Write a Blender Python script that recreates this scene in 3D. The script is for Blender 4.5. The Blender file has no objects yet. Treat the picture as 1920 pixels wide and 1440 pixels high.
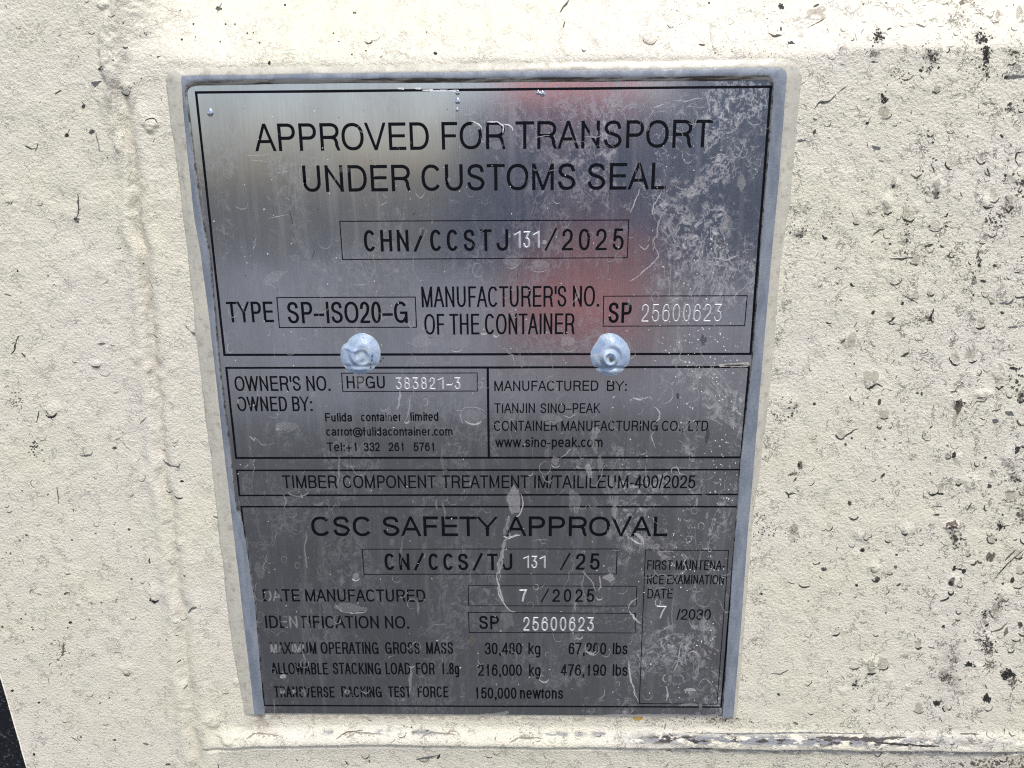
import bpy, bmesh, math, random
import numpy as np
from mathutils import Matrix, Vector

random.seed(7)
RNG = np.random.default_rng(11)
scene = bpy.context.scene
COL = scene.collection

# ------------------------------------------------------------------ camera
# pose solved from the plate's printed frame (0.20 m wide), seen at its four corners
F = 1400.0
QUAD = [(365, 171), (1448, 160), (1353, 1327), (494, 1322)]
PW = 0.20
def solve_pose():
    A = []
    for (x, y), (u, v) in zip([(0, 0), (1, 0), (1, 1), (0, 1)], QUAD):
        u -= 960; v -= 720
        A.append([x, y, 1, 0, 0, 0, -u*x, -u*y, -u])
        A.append([0, 0, 0, x, y, 1, -v*x, -v*y, -v])
    H = np.linalg.svd(np.array(A, float))[2][-1].reshape(3, 3)
    M = np.diag([1/F, 1/F, 1.0]) @ H
    if M[2, 2] < 0: M = -M
    sc = PW/np.linalg.norm(M[:, 0])
    M = M*sc
    r1 = M[:, 0]/PW
    ph = np.linalg.norm(M[:, 1])
    r2 = M[:, 1]/ph
    r2 = r2 - r1*(r1 @ r2); r2 /= np.linalg.norm(r2)
    r3 = np.cross(r1, r2)
    t = M[:, 2] + r1*PW/2 + r2*ph/2          # origin moved to the frame's centre
    return np.column_stack([r1, r3, -r2]), t, ph
A_, T_, PH = solve_pose()
CAMP = -A_.T @ T_
cam = bpy.data.cameras.new('Camera')
cam.lens = 36*F/1920; cam.sensor_width = 36
cam.clip_start = 0.01; cam.clip_end = 2000
cam_o = bpy.data.objects.new('Camera', cam); COL.objects.link(cam_o)
R_ = A_.T @ np.diag([1, -1, -1])
M4 = np.eye(4); M4[:3, :3] = R_; M4[:3, 3] = CAMP
cam_o.matrix_world = Matrix(M4.tolist())
scene.camera = cam_o

# ------------------------------------------------------------------ sky, sun, exposure
SUN_EL, SUN_AZ = math.radians(58), math.radians(162)    # soft sun in front of the wall, a little to the right
w = bpy.data.worlds.new('World'); scene.world = w; w.use_nodes = True
nt = w.node_tree
sky = nt.nodes.new('ShaderNodeTexSky'); sky.sky_type = 'NISHITA'; sky.sun_disc = False
sky.sun_elevation = SUN_EL; sky.sun_rotation = SUN_AZ
sky.dust_density = 3.0; sky.air_density = 1.0
bg = nt.nodes['Background']; bg.inputs[1].default_value = 0.125
nt.links.new(sky.outputs[0], bg.inputs[0])
sl = bpy.data.lights.new('Sun', 'SUN'); sl.energy = 1.5; sl.angle = math.radians(10); sl.color = (1, 0.975, 0.93)
so = bpy.data.objects.new('Sun', sl); COL.objects.link(so)
sd = Vector((math.sin(SUN_AZ)*math.cos(SUN_EL), math.cos(SUN_AZ)*math.cos(SUN_EL), math.sin(SUN_EL)))
so.rotation_euler = sd.to_track_quat('Z', 'Y').to_euler(); so.location = sd*5
vs = scene.view_settings
vs.view_transform = 'Standard'; vs.look = 'None'; vs.gamma = 1; vs.use_curve_mapping = False
vs.exposure = 0.58
scene.cycles.max_bounces = 8
scene.cycles.use_denoising = False
scene.cycles.filter_width = 1.15

# ------------------------------------------------------------------ helpers
def P(px, py, y=0.0):
    """photo pixel(s) -> point(s) on the plane Y = y"""
    px = np.asarray(px, float); py = np.asarray(py, float)
    d = np.stack([(px-960)/F, (py-720)/F, np.ones_like(px)], -1) @ A_      # world direction
    k = (y-CAMP[1])/d[..., 1]
    return CAMP + d*k[..., None]
def proj(X, Y, Z):
    c = np.stack([X, Y, Z], -1) @ A_.T + T_
    return 960+F*c[..., 0]/c[..., 2], 720+F*c[..., 1]/c[..., 2]
def sstep(a, b, x):
    t = np.clip((x-a)/(b-a), 0, 1); return t*t*(3-2*t)
def vnoise(x, y, seed=0):
    x = np.asarray(x, float); y = np.asarray(y, float)
    xi = np.floor(x).astype(np.int64); yi = np.floor(y).astype(np.int64)
    fx = x-xi; fy = y-yi
    fx = fx*fx*fx*(fx*(fx*6-15)+10); fy = fy*fy*fy*(fy*(fy*6-15)+10)
    def h(a, b):
        n = (a*374761393 + b*668265263 + seed*1274126177) & 0xffffffff
        n = ((n ^ (n >> 13))*1274126177) & 0xffffffff
        return ((n ^ (n >> 16)) & 0xffff)/65535.0
    return (h(xi, yi)*(1-fx)+h(xi+1, yi)*fx)*(1-fy)+(h(xi, yi+1)*(1-fx)+h(xi+1, yi+1)*fx)*fy
def fbm(x, y, seed=0, o=4):
    s = 0; a = 0.5; tot = 0
    for i in range(o):
        s = s+a*vnoise(x*2**i, y*2**i, seed+i*17); tot += a; a *= .5
    return s/tot
def mesh_np(name, V, faces, mat, parent=None, smooth=False):
    me = bpy.data.meshes.new(name)
    V = np.asarray(V, np.float32)
    if isinstance(faces, np.ndarray):
        n = len(faces); k = faces.shape[1]
        me.vertices.add(len(V)); me.vertices.foreach_set('co', V.ravel())
        me.loops.add(n*k); me.loops.foreach_set('vertex_index', faces.astype(np.int32).ravel())
        me.polygons.add(n); me.polygons.foreach_set('loop_start', np.arange(0, n*k, k, dtype=np.int32))
        me.update(calc_edges=True); me.validate()
    else:
        me.from_pydata(V.tolist(), [], faces)
    if smooth: me.polygons.foreach_set('use_smooth', [True]*len(me.polygons))
    me.materials.append(mat)
    o = bpy.data.objects.new(name, me); COL.objects.link(o)
    if parent: o.parent = parent
    return o
def tag(o, label=None, cat=None, group=None, kind=None):
    if label: o['label'] = label
    if cat: o['category'] = cat
    if group: o['group'] = group
    if kind: o['kind'] = kind
    return o
def empty(name, loc=(0, 0, 0)):
    o = bpy.data.objects.new(name, None); o.empty_display_size = .02; COL.objects.link(o); o.location = loc; return o

# ------------------------------------------------------------------ material helpers
class N:
    def __init__(s, name):
        s.m = bpy.data.materials.new(name); s.m.use_nodes = True
        s.t = s.m.node_tree; s.b = s.t.nodes['Principled BSDF']; s.out = s.t.nodes['Material Output']
        s.pos = s.t.nodes.new('ShaderNodeNewGeometry').outputs['Position']
    def lk(s, a, b):
        if isinstance(a, (int, float)): b.default_value = a
        elif isinstance(a, tuple): b.default_value = (*a, 1) if len(a) == 3 and b.type == 'RGBA' else a
        else: s.t.links.new(a, b)
    def noise(s, scale, detail=3, rough=.55, dist=0, stretch=None, off=0):
        n = s.t.nodes.new('ShaderNodeTexNoise'); n.inputs['Scale'].default_value = scale
        n.inputs['Detail'].default_value = detail; n.inputs['Roughness'].default_value = rough; n.inputs['Distortion'].default_value = dist
        mp = s.t.nodes.new('ShaderNodeMapping'); mp.inputs['Scale'].default_value = stretch or (1, 1, 1)
        mp.inputs['Location'].default_value = (off, off*.7, off*.3)
        s.lk(s.pos, mp.inputs['Vector']); s.lk(mp.outputs[0], n.inputs['Vector'])
        return n.outputs['Fac']
    def voro(s, scale, feature='F1', stretch=None, rnd=1.0):
        n = s.t.nodes.new('ShaderNodeTexVoronoi'); n.feature = feature; n.inputs['Scale'].default_value = scale
        n.inputs['Randomness'].default_value = rnd
        mp = s.t.nodes.new('ShaderNodeMapping'); mp.inputs['Scale'].default_value = stretch or (1, 1, 1)
        s.lk(s.pos, mp.inputs['Vector']); s.lk(mp.outputs[0], n.inputs['Vector'])
        return n.outputs['Distance']
    def math(s, op, a, b=0.0, c=None, clamp=False):
        n = s.t.nodes.new('ShaderNodeMath'); n.operation = op; n.use_clamp = clamp
        s.lk(a, n.inputs[0]); s.lk(b, n.inputs[1])
        if c is not None: s.lk(c, n.inputs[2])
        return n.outputs[0]
    def ramp(s, v, a, b, lo=0.0, hi=1.0):
        n = s.t.nodes.new('ShaderNodeMapRange'); n.interpolation_type = 'SMOOTHSTEP'
        s.lk(v, n.inputs['Value']); n.inputs['From Min'].default_value = a; n.inputs['From Max'].default_value = b
        n.inputs['To Min'].default_value = lo; n.inputs['To Max'].default_value = hi
        return n.outputs[0]
    def line(s, v, c, wd):
        return s.ramp(s.math('ABSOLUTE', s.math('SUBTRACT', v, c)), wd*.35, wd, 1, 0)
    def mix(s, f, a, b):
        n = s.t.nodes.new('ShaderNodeMix'); n.data_type = 'RGBA'
        s.lk(f, n.inputs[0]); s.lk(a, n.inputs[6]); s.lk(b, n.inputs[7]); return n.outputs[2]
    def attr(s, name, out='Fac'):
        n = s.t.nodes.new('ShaderNodeAttribute'); n.attribute_name = name; return n.outputs[out]
    def sep(s):
        n = s.t.nodes.new('ShaderNodeSeparateXYZ'); s.lk(s.pos, n.inputs[0]); return n.outputs
    def bump(s, h, dist, strength=1.0, prev=None):
        n = s.t.nodes.new('ShaderNodeBump'); n.inputs['Distance'].default_value = dist; n.inputs['Strength'].default_value = strength
        s.lk(h, n.inputs['Height'])
        if prev is not None: s.lk(prev, n.inputs['Normal'])
        return n.outputs[0]
    def set(s, **k):
        for a, v in k.items(): s.lk(v, s.b.inputs[a.replace('_', ' ')])
        return s

# --- wall paint
def wall_material():
    n = N('cream_paint')
    d = n.attr('dirt')
    big = n.noise(18, 3); mid = n.noise(70, 4, .6, off=3); fine = n.noise(900, 3, .6); fine2 = n.noise(1900, 2, .5, off=9)
    base = n.mix(n.ramp(big, .35, .65), (.74, .71, .57), (.755, .715, .61))
    base = n.mix(n.ramp(mid, .5, .8, 0, .35), base, (.63, .605, .53))
    # soot caught in the pores of the rough paint
    pore = n.ramp(n.noise(1150, 3, .6, off=5), .56, .72)
    patch = n.ramp(n.noise(34, 5, .65, stretch=(1, 1, .55), off=2), .42, .68)
    soot = n.math('MULTIPLY', n.math('MULTIPLY', pore, patch), n.math('MULTIPLY_ADD', d, 1.0, .06), clamp=True)
    base = n.mix(soot, base, (.17, .16, .145))
    # hairline wrinkles and lifted edges
    ln = n.line(n.noise(190, 4, .6, .8, off=7), .5, .018)
    lm = n.ramp(n.noise(120, 3, .6, off=13), .55, .62)
    l2 = n.line(n.noise(420, 3, .6, .6, off=17), .5, .03)
    lm2 = n.ramp(n.noise(150, 3, .6, off=23), .52, .63)
    wr = n.math('MAXIMUM', n.math('MULTIPLY', ln, lm), n.math('MULTIPLY', l2, lm2))
    wr = n.math('MULTIPLY', wr, n.math('MULTIPLY_ADD', d, .8, .2), clamp=True)
    base = n.mix(n.math('MULTIPLY', wr, .75), base, (.20, .185, .165))
    # brown run-off and bare grey metal, where the surface really carries them
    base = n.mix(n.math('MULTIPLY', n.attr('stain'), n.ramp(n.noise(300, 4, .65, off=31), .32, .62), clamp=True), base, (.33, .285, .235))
    bare = n.math('MULTIPLY', n.attr('bare'), n.ramp(n.noise(420, 4, .65, stretch=(.35, 1, 1), off=41), .40, .48), clamp=True)
    base = n.mix(bare, base, n.mix(n.ramp(n.noise(500, 3, off=43, stretch=(.3, 1, 1)), .52, .58), (.23, .235, .25), (.045, .04, .038)))
    n.set(Base_Color=base, Roughness=n.ramp(fine, .3, .7, .34, .52), Specular_IOR_Level=.45)
    h = n.math('ADD', n.math('MULTIPLY', fine, 1.0), n.math('MULTIPLY', fine2, .35))
    h = n.math('SUBTRACT', h, n.math('MULTIPLY', wr, .5))
    n.set(Normal=n.bump(h, .0005, 1.0))
    return n.m

# --- grime shared by everything on the plate (dried mineral film)
def grime(n):
    x, y, z = n.sep()
    right = n.ramp(x, .015, .085)
    g1 = n.noise(42, 6, .68, .5, stretch=(1, 1, .6), off=2)
    cloud = n.ramp(g1, .42, .68)
    g2 = n.ramp(n.noise(330, 5, .7, .8, off=4), .46, .68)
    veil = n.math('MULTIPLY', n.math('MULTIPLY', cloud, g2), n.math('MULTIPLY_ADD', right, .66, .22))
    rim = n.line(g1, .56, .012)
    rim2 = n.line(n.noise(95, 4, .6, 1.2, off=8), .52, .012)
    rims = n.math('MAXIMUM', rim, n.math('MULTIPLY', rim2, n.ramp(n.noise(55, 2, off=12), .48, .6)))
    rims = n.math('MULTIPLY', rims, n.math('MULTIPLY_ADD', right, .2, .11))
    streak = n.ramp(n.noise(240, 4, .6, stretch=(1, 1, .07), off=6), .48, .74, 0, .09)
    sp = n.ramp(n.voro(420), .0, .16, 1, 0)
    sp = n.math('MULTIPLY', sp, n.ramp(n.noise(60, 3, off=19), .5, .62))
    sp = n.math('MULTIPLY', sp, n.math('MULTIPLY_ADD', right, .55, .2))
    g = n.math('MAXIMUM', n.math('MAXIMUM', veil, rims), n.math('ADD', streak, sp))
    return n.math('ADD', g, n.math('MULTIPLY_ADD', right, .03, .02), clamp=True)
def plate_material():
    n = N('brushed_steel')
    g = grime(n)
    br = n.noise(2600, 3, .6, stretch=(1, 1, .025))
    blot = n.noise(60, 4, .6, stretch=(1, 1, .45), off=15)
    col = n.mix(n.ramp(br, .3, .7), (.47, .49, .53), (.54, .56, .60))
    col = n.mix(n.ramp(blot, .35, .7, 0, .3), col, (.36, .345, .33))
    n.set(Base_Color=n.mix(g, col, (.55, .54, .52)), Metallic=n.math('SUBTRACT', 1.0, g, clamp=True),
          Roughness=n.math('ADD', n.ramp(blot, .3, .7, .10, .15), n.math('MULTIPLY', g, .45), clamp=True))
    nb = n.bump(br, .00001, .4)
    nb = n.bump(n.noise(14, 2, off=51), .0008, .2, nb)
    n.set(Normal=nb)
    return n.m
def ink_material(worn=()):
    n = N('black_etched_paint')
    g = grime(n)
    chip = n.ramp(n.noise(900, 4, .7, off=61), .75, .79, 0, .5)
    cov = n.math('MAXIMUM', n.math('MULTIPLY', n.ramp(g, .25, 1.0), .22), chip)
    for (cx, cy, r) in worn:
        p = P(cx, cy)
        v = n.t.nodes.new('ShaderNodeVectorMath'); v.operation = 'DISTANCE'
        n.lk(n.pos, v.inputs[0]); v.inputs[1].default_value = tuple(p)
        k = n.ramp(n.math('ADD', v.outputs['Value'], n.math('MULTIPLY', n.math('SUBTRACT', n.noise(300, 3, off=cx), .5), .004)), r*.00021*.55, r*.00021, 1, 0)
        cov = n.math('MAXIMUM', cov, n.math('MULTIPLY', k, n.ramp(n.noise(700, 2, off=cy), .33, .5, .55, .95)))
    n.set(Base_Color=n.mix(cov, (.0045, .0055, .0085), (.25, .25, .255)), Roughness=.6, Specular_IOR_Level=.08)
    return n.m
def simple(name, col, rough=.5, metal=0.0, spec=.5, var=None, vscale=60, **kw):
    n = N(name)
    c = col
    if var: c = n.mix(n.ramp(n.noise(vscale, 4, .6), .35, .68), col, var)
    n.set(Base_Color=c, Roughness=rough, Metallic=metal, Specular_IOR_Level=spec)
    for k, v in kw.items(): n.b.inputs[k.replace('_', ' ')].default_value = v
    return n
def mark_material(name, rough, spec):
    n = N(name)
    col = n.attr('tint', 'Color'); al = n.attr('tint', 'Alpha')
    al = n.math('MULTIPLY', al, n.ramp(n.noise(1500, 3, .65, off=71), .32, .55, .45, 1), clamp=True)
    n.set(Base_Color=col, Roughness=rough, Specular_IOR_Level=spec, Alpha=al)
    return n.m

# ------------------------------------------------------------------ the steel wall the plate is fixed to
WY = 0.0010                                # paint surface lies 1 mm behind the plate's face
def seam_x(py):                            # centre of the old vertical weld left of the plate, in photo pixels
    return np.interp(py, [-400, 0, 150, 330, 620, 960, 1200, 1440, 2000], [205, 218, 232, 252, 283, 318, 346, 372, 420])
LUMPS = [  # drips, blisters, runs in the paint: px, py, rx, ry, height mm
    (238, 165, 9, 20, .9), (283, 236, 12, 16, 1.0),
    (193, 10, 10, 9, .8), (690, 72, 10, 14, .7), (757, 48, 14, 14, .5), (833, 74, 7, 9, .4), (932, 76, 6, 10, .4),
    (1220, 66, 14, 19, 1.0), (1095, 38, 16, 14, .5), (1352, 30, 26, 20, .6), (1065, 92, 12, 16, .5), (1125, 70, 10, 22, .4),
    (880, 45, 9, 9, .4), (1000, 32, 12, 8, .35), (725, 92, 5, 9, .5), (1530, 25, 20, 16, .6), (1730, 36, 16, 8, .5),
    (1760, 350, 9, 16, .6), (1665, 380, 9, 14, .6), (1680, 345, 7, 10, .5), (1594, 640, 16, 16, .4), (1635, 715, 18, 14, .5),
    (1800, 760, 10, 22, .5), (1845, 740, 14, 10, .6), (1905, 330, 14, 16, .5), (1850, 380, 14, 12, .6), (1700, 995, 8, 12, .6),
    (1610, 1005, 9, 10, .5), (1785, 990, 14, 12, .8), (1635, 1245, 12, 14, .6), (1795, 860, 8, 10, .5), (1640, 1065, 9, 9, .5),
    (1870, 700, 10, 14, .5), (1475, 755, 18, 16, .4), (98, 770, 14, 14, .5), (290, 1115, 12, 18, .5), (240, 1255, 16, 12, .4),
    (300, 660, 14, 26, .3), (335, 1020, 6, 14, .6), (325, 1050, 7, 12, .6), (400, 1352, 16, 14, .5), (430, 1378, 18, 14, 1.0),
    (360, 1330, 8, 30, .5), (352, 1290, 7, 16, .4), (197, 190, 14, 40, .5), (180, 685, 10, 10, .4), (225, 275, 8, 14, .6), (1820, 905, 14, 16, .6),
    (1885, 1115, 12, 16, .6), (1790, 1090, 10, 12, .6), (1895, 860, 16, 20, .7), (1850, 1200, 12, 16, .5)]
for k in range(340):
    xx = RNG.uniform(-30, 1960); yy = RNG.uniform(-30, 1480)
    pr = .25 + .75*max(0, (xx-1430)/480) if xx > 1430 else .3
    if RNG.random() > pr: continue
    r = RNG.uniform(4, 10)
    LUMPS.append((xx, yy, r*RNG.uniform(.8, 1.2), r*RNG.uniform(.9, 1.7), RNG.uniform(.1, .4)))
def relief(px, py):
    """height of the paint surface towards the viewer (m) at a photo pixel of the wall's base plane"""
    n1 = fbm(px/130, py/130, 3); n2 = fbm(px/34, py/34, 5); n3 = fbm(px/11, py/11, 8, 3)
    h = (n1-.5)*.8 + (n2-.5)*.5 + (n3-.5)*.14
    # top of the block leans back
    crease = np.interp(px, [0, 300, 900, 1500, 1650, 2100], [118, 122, 116, 104, 96, 90]) + (fbm(px/90, py/400, 31)-.5)*16
    side = sstep(186, 262, px + (n2-.5)*46)
    up = np.maximum(crease-py, 0); side0 = sstep(205, 400, px + (n2-.5)*30)
    h = h - side0*(.215*.62)*(up*up/(up+22))
    # rough, run paint on the leaning face
    h = h + side*sstep(130, 60, py)*((fbm(px/22, py/26, 41)-.5)*.9 + (fbm(px/60, py/50, 43)-.5)*1.1)
    # old weld build-up at the block's top left corner: a lumpy pad with a crisp left edge
    lft = np.interp(py, [-200, 0, 60, 130, 160, 200], [215, 208, 182, 186, 200, 226]) + (fbm(px*0+py/16, py/30, 45)-.5)*10
    pad = sstep(-2, 12, px-lft)*(1-sstep(18, 90, px-lft))*sstep(190, 130, py)
    h = h + pad*(1.9 + (fbm(px/18, py/24, 47)-.5)*1.5)
    # vertical weld
    d = px - seam_x(py) + (fbm(px*0+py/60, py/60, 12)-.5)*18
    fade = 2.4*sstep(30, 200, py)*(.6+.6*fbm(py/90, py*0+3.3, 19))
    h = h + fade*(.55*np.exp(-((d+20)/13)**2) - .55*np.exp(-(d/9)**2) + .42*np.exp(-((d-22)/14)**2))
    # horizontal rib under the plate
    e = sstep(372, 450, px)
    rc = 1394 + np.interp(px, [380, 480, 700, 1920], [8, -2, -3, 9]) + (fbm(px/120, px*0, 22)-.5)*5
    dy = py-rc
    rib = 3.3*sstep(-34, -5, dy)*(1-sstep(-3, 3, dy)) + 1.2*sstep(2, 7, dy)*np.exp(-np.maximum(dy-7, 0)/26) + .5*sstep(0, 8, dy)
    h = h + e*rib
    # lower rim of the block, fading right of the seam
    for (cx, cy, rx, ry, a) in LUMPS:
        sel = (np.abs(px-cx) < rx*2.4) & (np.abs(py-cy) < ry*2.4)
        if not sel.any(): continue
        dx = (px[sel]-cx)/rx; dyy = (py[sel]-cy)/ry
        r = np.sqrt(dx*dx+dyy*dyy)
        low = np.where(dyy > 0, 1.0, .55+.45*np.exp(-dyy*dyy))      # blunt, steeper lower lip
        h[sel] = h[sel] + a*low*(1-sstep(.45, np.where(dyy > 0, 1.05, 1.7), r))
    return h*.001
def surf(px, py, lift=0.0):
    """photo pixel -> point on the relief"""
    px = np.atleast_1d(np.asarray(px, float)); py = np.atleast_1d(np.asarray(py, float))
    y = np.full(px.shape, WY)
    for _ in range(4):
        q = P(px, py, 0.0) + 0
        d = q-CAMP
        k = (y-CAMP[1])/d[:, 1]
        q = CAMP + d*k[:, None]
        qx, qy = proj(q[:, 0], np.full(len(q), WY), q[:, 2])
        y = WY - relief(qx, qy)
    q[:, 1] = y-lift
    return q
# painted edge at the far left, where the steel stops at the black door seal
E0 = P(0, 1270, WY); E1 = P(50, 1440, WY)
def edge_x(z): return E0[0] + (E1[0]-E0[0])*(z-E0[2])/(E1[2]-E0[2])
def axis(lo, hi, step, ext):
    a = list(np.arange(lo, hi+step*.5, step)); s = step; b = a[0]; pre = []
    while b > lo-ext: s *= 1.35; b -= s; pre.append(b)
    s = step; b = a[-1]; post = []
    while b < hi+ext: s *= 1.35; b += s; post.append(b)
    return np.array(pre[::-1]+a+post)
def build_wall():
    zs = axis(-.232, .205, .00052, .5)[::-1]
    xr = axis(-.25, .262, .00052, .5); xr = xr[xr > -.2515]
    zz = np.clip(zs, -.40, .9)
    S, Z = np.meshgrid(xr, zs)
    bl = 1 - sstep(-.25, .0, S)
    ex = np.clip(edge_x(Z), -.62, -.12)
    X = S + (ex-(-.25))*bl*(S < .0)
    X[:, 0] = ex[:, 0]
    px, py = proj(X, np.full(X.shape, WY), Z)
    out = ((px < -500) | (px > 2500) | (py < -500) | (py > 2000))
    h = relief(np.clip(px, -700, 2700).ravel(), np.clip(py, -160, 2200).ravel()).reshape(X.shape)
    Y = WY - h
    # rolled edge on the left: three extra columns that turn back into the joint
    cols = []
    for k, (dx, dyv) in enumerate([(-.0002, .022), (-.0008, .0012), (-.0005, .0003)]):
        cols.append((X[:, 0]+dx, Y[:, 0]+dyv, Z[:, 0]))
    X = np.column_stack([c[0] for c in cols]+[X]); Y = np.column_stack([c[1] for c in cols]+[Y]); Z = np.column_stack([c[2] for c in cols]+[Z])
    nr, nc = X.shape
    V = np.stack([X, Y, Z], -1).reshape(-1, 3)
    i = np.arange(nr*nc).reshape(nr, nc)
    Fc = np.stack([i[:-1, :-1], i[1:, :-1], i[1:, 1:], i[:-1, 1:]], -1).reshape(-1, 4)
    o = mesh_np('container_wall', V, Fc, wall_material(), None, True)
    px, py = proj(V[:, 0], np.full(len(V), WY), V[:, 2])
    right = sstep(1380, 1880, px)
    dirt = .22 + .68*right + .25*fbm(px/260, py/380, 51)
    dirt = dirt + .25*sstep(1330, 1360, py)*sstep(400, 700, px) + .28*np.exp(-((px-40)/120)**2)*sstep(500, 900, py)
    band = np.exp(-((px-1745-(py-900)*.03)/60)**2)*sstep(300, 1000, py)
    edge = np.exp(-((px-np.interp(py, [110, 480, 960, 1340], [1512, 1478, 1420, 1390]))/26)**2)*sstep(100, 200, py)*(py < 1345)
    dirt = dirt + .75*right*sstep(.47, .66, fbm(px/34, py/230, 57)) + .45*np.exp(-((px-1850)/90)**2)*sstep(300, 700, py)*sstep(.42, .6, fbm(px/50, py/90, 59)) - .12
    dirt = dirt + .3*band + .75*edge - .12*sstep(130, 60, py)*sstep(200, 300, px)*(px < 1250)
    dirt = dirt + .25*np.exp(-((px-230)/22)**2)*sstep(130, 170, py)*sstep(330, 200, py)
    d = px-seam_x(py)
    stain = .35*np.exp(-((d-2)/8)**2)*sstep(160, 300, py)*sstep(760, 620, py) + .18*np.exp(-((d-2)/9)**2)
    stain = stain + .8*np.exp(-((px-490)/22)**2-((py-1357)/14)**2) + .3*np.exp(-((px-205)/16)**2-((py-185)/40)**2)
    stain = stain + .6*sstep(1700, 1850, px)*sstep(1425, 1440, py) + .55*np.exp(-((px-1780)/22)**2-((py-1255)/50)**2)
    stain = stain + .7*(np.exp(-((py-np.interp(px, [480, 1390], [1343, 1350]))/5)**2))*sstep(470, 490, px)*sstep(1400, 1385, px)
    rc = 1394 + np.interp(px, [380, 480, 700, 1920], [8, -2, -3, 9])
    bare = sstep(1120, 1260, px)*(np.exp(-((py-(rc-16))/8)**2)*(.5+.7*sstep(1900, 1500, px)) + .8*np.exp(-((py-(rc+7))/3.5)**2))
    bare = bare + .9*sstep(430, 520, px)*sstep(1300, 1100, px)*np.exp(-((py-(rc-22))/3.5)**2)*sstep(.55, .68, fbm(px/34, px*0+1.7, 77))
    for nm, a in (('dirt', dirt), ('stain', stain), ('bare', bare)):
        at = o.data.attributes.new(nm, 'FLOAT', 'POINT'); at.data.foreach_set('value', np.clip(a, 0, 1.4).astype(np.float32))
    return o

# flat marks: irregular outlines, one polygon each, gathered into one mesh
class Marks:
    def __init__(s): s.v = []; s.f = []; s.c = []; s.n = 0
    def strip(s, L, Rr, col):
        k = len(L); s.v += [*L, *Rr]
        for i in range(k-1): s.f.append((s.n+i, s.n+k+i, s.n+k+i+1, s.n+i+1))
        s.c += [col]*(2*k); s.n += 2*k
    def blob(s, cx, cy, rx, ry, rot=0, col=(.06, .055, .05, 1), rough=.25, n=18):
        ph = RNG.uniform(0, 9); a = np.linspace(0, 2*np.pi, n, endpoint=False)
        r = 1 + rough*(vnoise(a*0+2.2*np.cos(a)+ph, 2.2*np.sin(a)+ph, int(ph*100))-.5)*2
        x = rx*r*np.cos(a); y = ry*r*np.sin(a); c, sn = math.cos(rot), math.sin(rot)
        s.v += [(cx, cy)] + [(cx+c*u-sn*v, cy+sn*u+c*v) for u, v in zip(x, y)]
        for i in range(n): s.f.append((s.n, s.n+1+i, s.n+1+(i+1) % n))
        s.c += [col]*(n+1); s.n += n+1
    def crescent(s, cx, cy, r, thick, ang=90, span=150, col=(.06, .055, .05, 1), asp=1.0, n=16):
        """arc centred on direction ang (90 = below, photo y down), tapering to both ends"""
        ph = RNG.uniform(0, 50); a = np.radians(np.linspace(ang-span/2, ang+span/2, n))
        t = np.sin(np.linspace(0, np.pi, n))**.7*thick*(.6+.8*vnoise(np.linspace(0, 5, n)+ph, ph*np.ones(n), 4))
        rr = r*(1+.22*(vnoise(np.linspace(0, 4, n)+ph, np.ones(n)*ph+9, 6)-.5))
        L = [(cx+(q-w_/2)*math.cos(b), cy+asp*(q-w_/2)*math.sin(b)) for q, w_, b in zip(rr, t, a)]
        R2 = [(cx+(q+w_/2)*math.cos(b), cy+asp*(q+w_/2)*math.sin(b)) for q, w_, b in zip(rr, t, a)]
        s.strip(L, R2, col)
    def line(s, pts, wd, col=(.06, .055, .05, 1), jit=1.0, n=None, taper=True):
        pts = np.array(pts, float); seg = np.r_[0, np.cumsum(np.linalg.norm(np.diff(pts, axis=0), axis=1))]
        n = n or max(6, int(seg[-1]/3)); u = np.linspace(0, seg[-1], n)
        x = np.interp(u, seg, pts[:, 0]); y = np.interp(u, seg, pts[:, 1]); ph = RNG.uniform(0, 90)
        x = x+jit*4*(fbm(u/9+ph, u*0+ph, 2)-.5); y = y+jit*4*(fbm(u/9+ph, u*0+ph+40, 3)-.5)
        tx = np.gradient(x); ty = np.gradient(y); l = np.hypot(tx, ty)+1e-9
        w_ = wd*(.55+.9*vnoise(u/5+ph, u*0+ph, 5))*(np.sin(np.linspace(.12, np.pi-.12, n))**.6 if taper else 1)
        s.strip(list(zip(x-ty/l*w_/2, y+tx/l*w_/2)), list(zip(x+ty/l*w_/2, y-tx/l*w_/2)), col)
    def build(s, name, mat, parent, mapper):
        v = np.array(s.v); V = mapper(v[:, 0], v[:, 1])
        o = mesh_np(name, V, s.f, mat, parent)
        at = o.data.color_attributes.new('tint', 'FLOAT_COLOR', 'POINT')
        at.data.foreach_set('color', np.array(s.c, np.float32).ravel())
        return o
K = (.035, .033, .032, 1); G = (.15, .15, .155, 1); DK = (.075, .068, .06, .95); TAN = (.47, .43, .36, .5); BR = (.16, .13, .11, .8)
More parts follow.
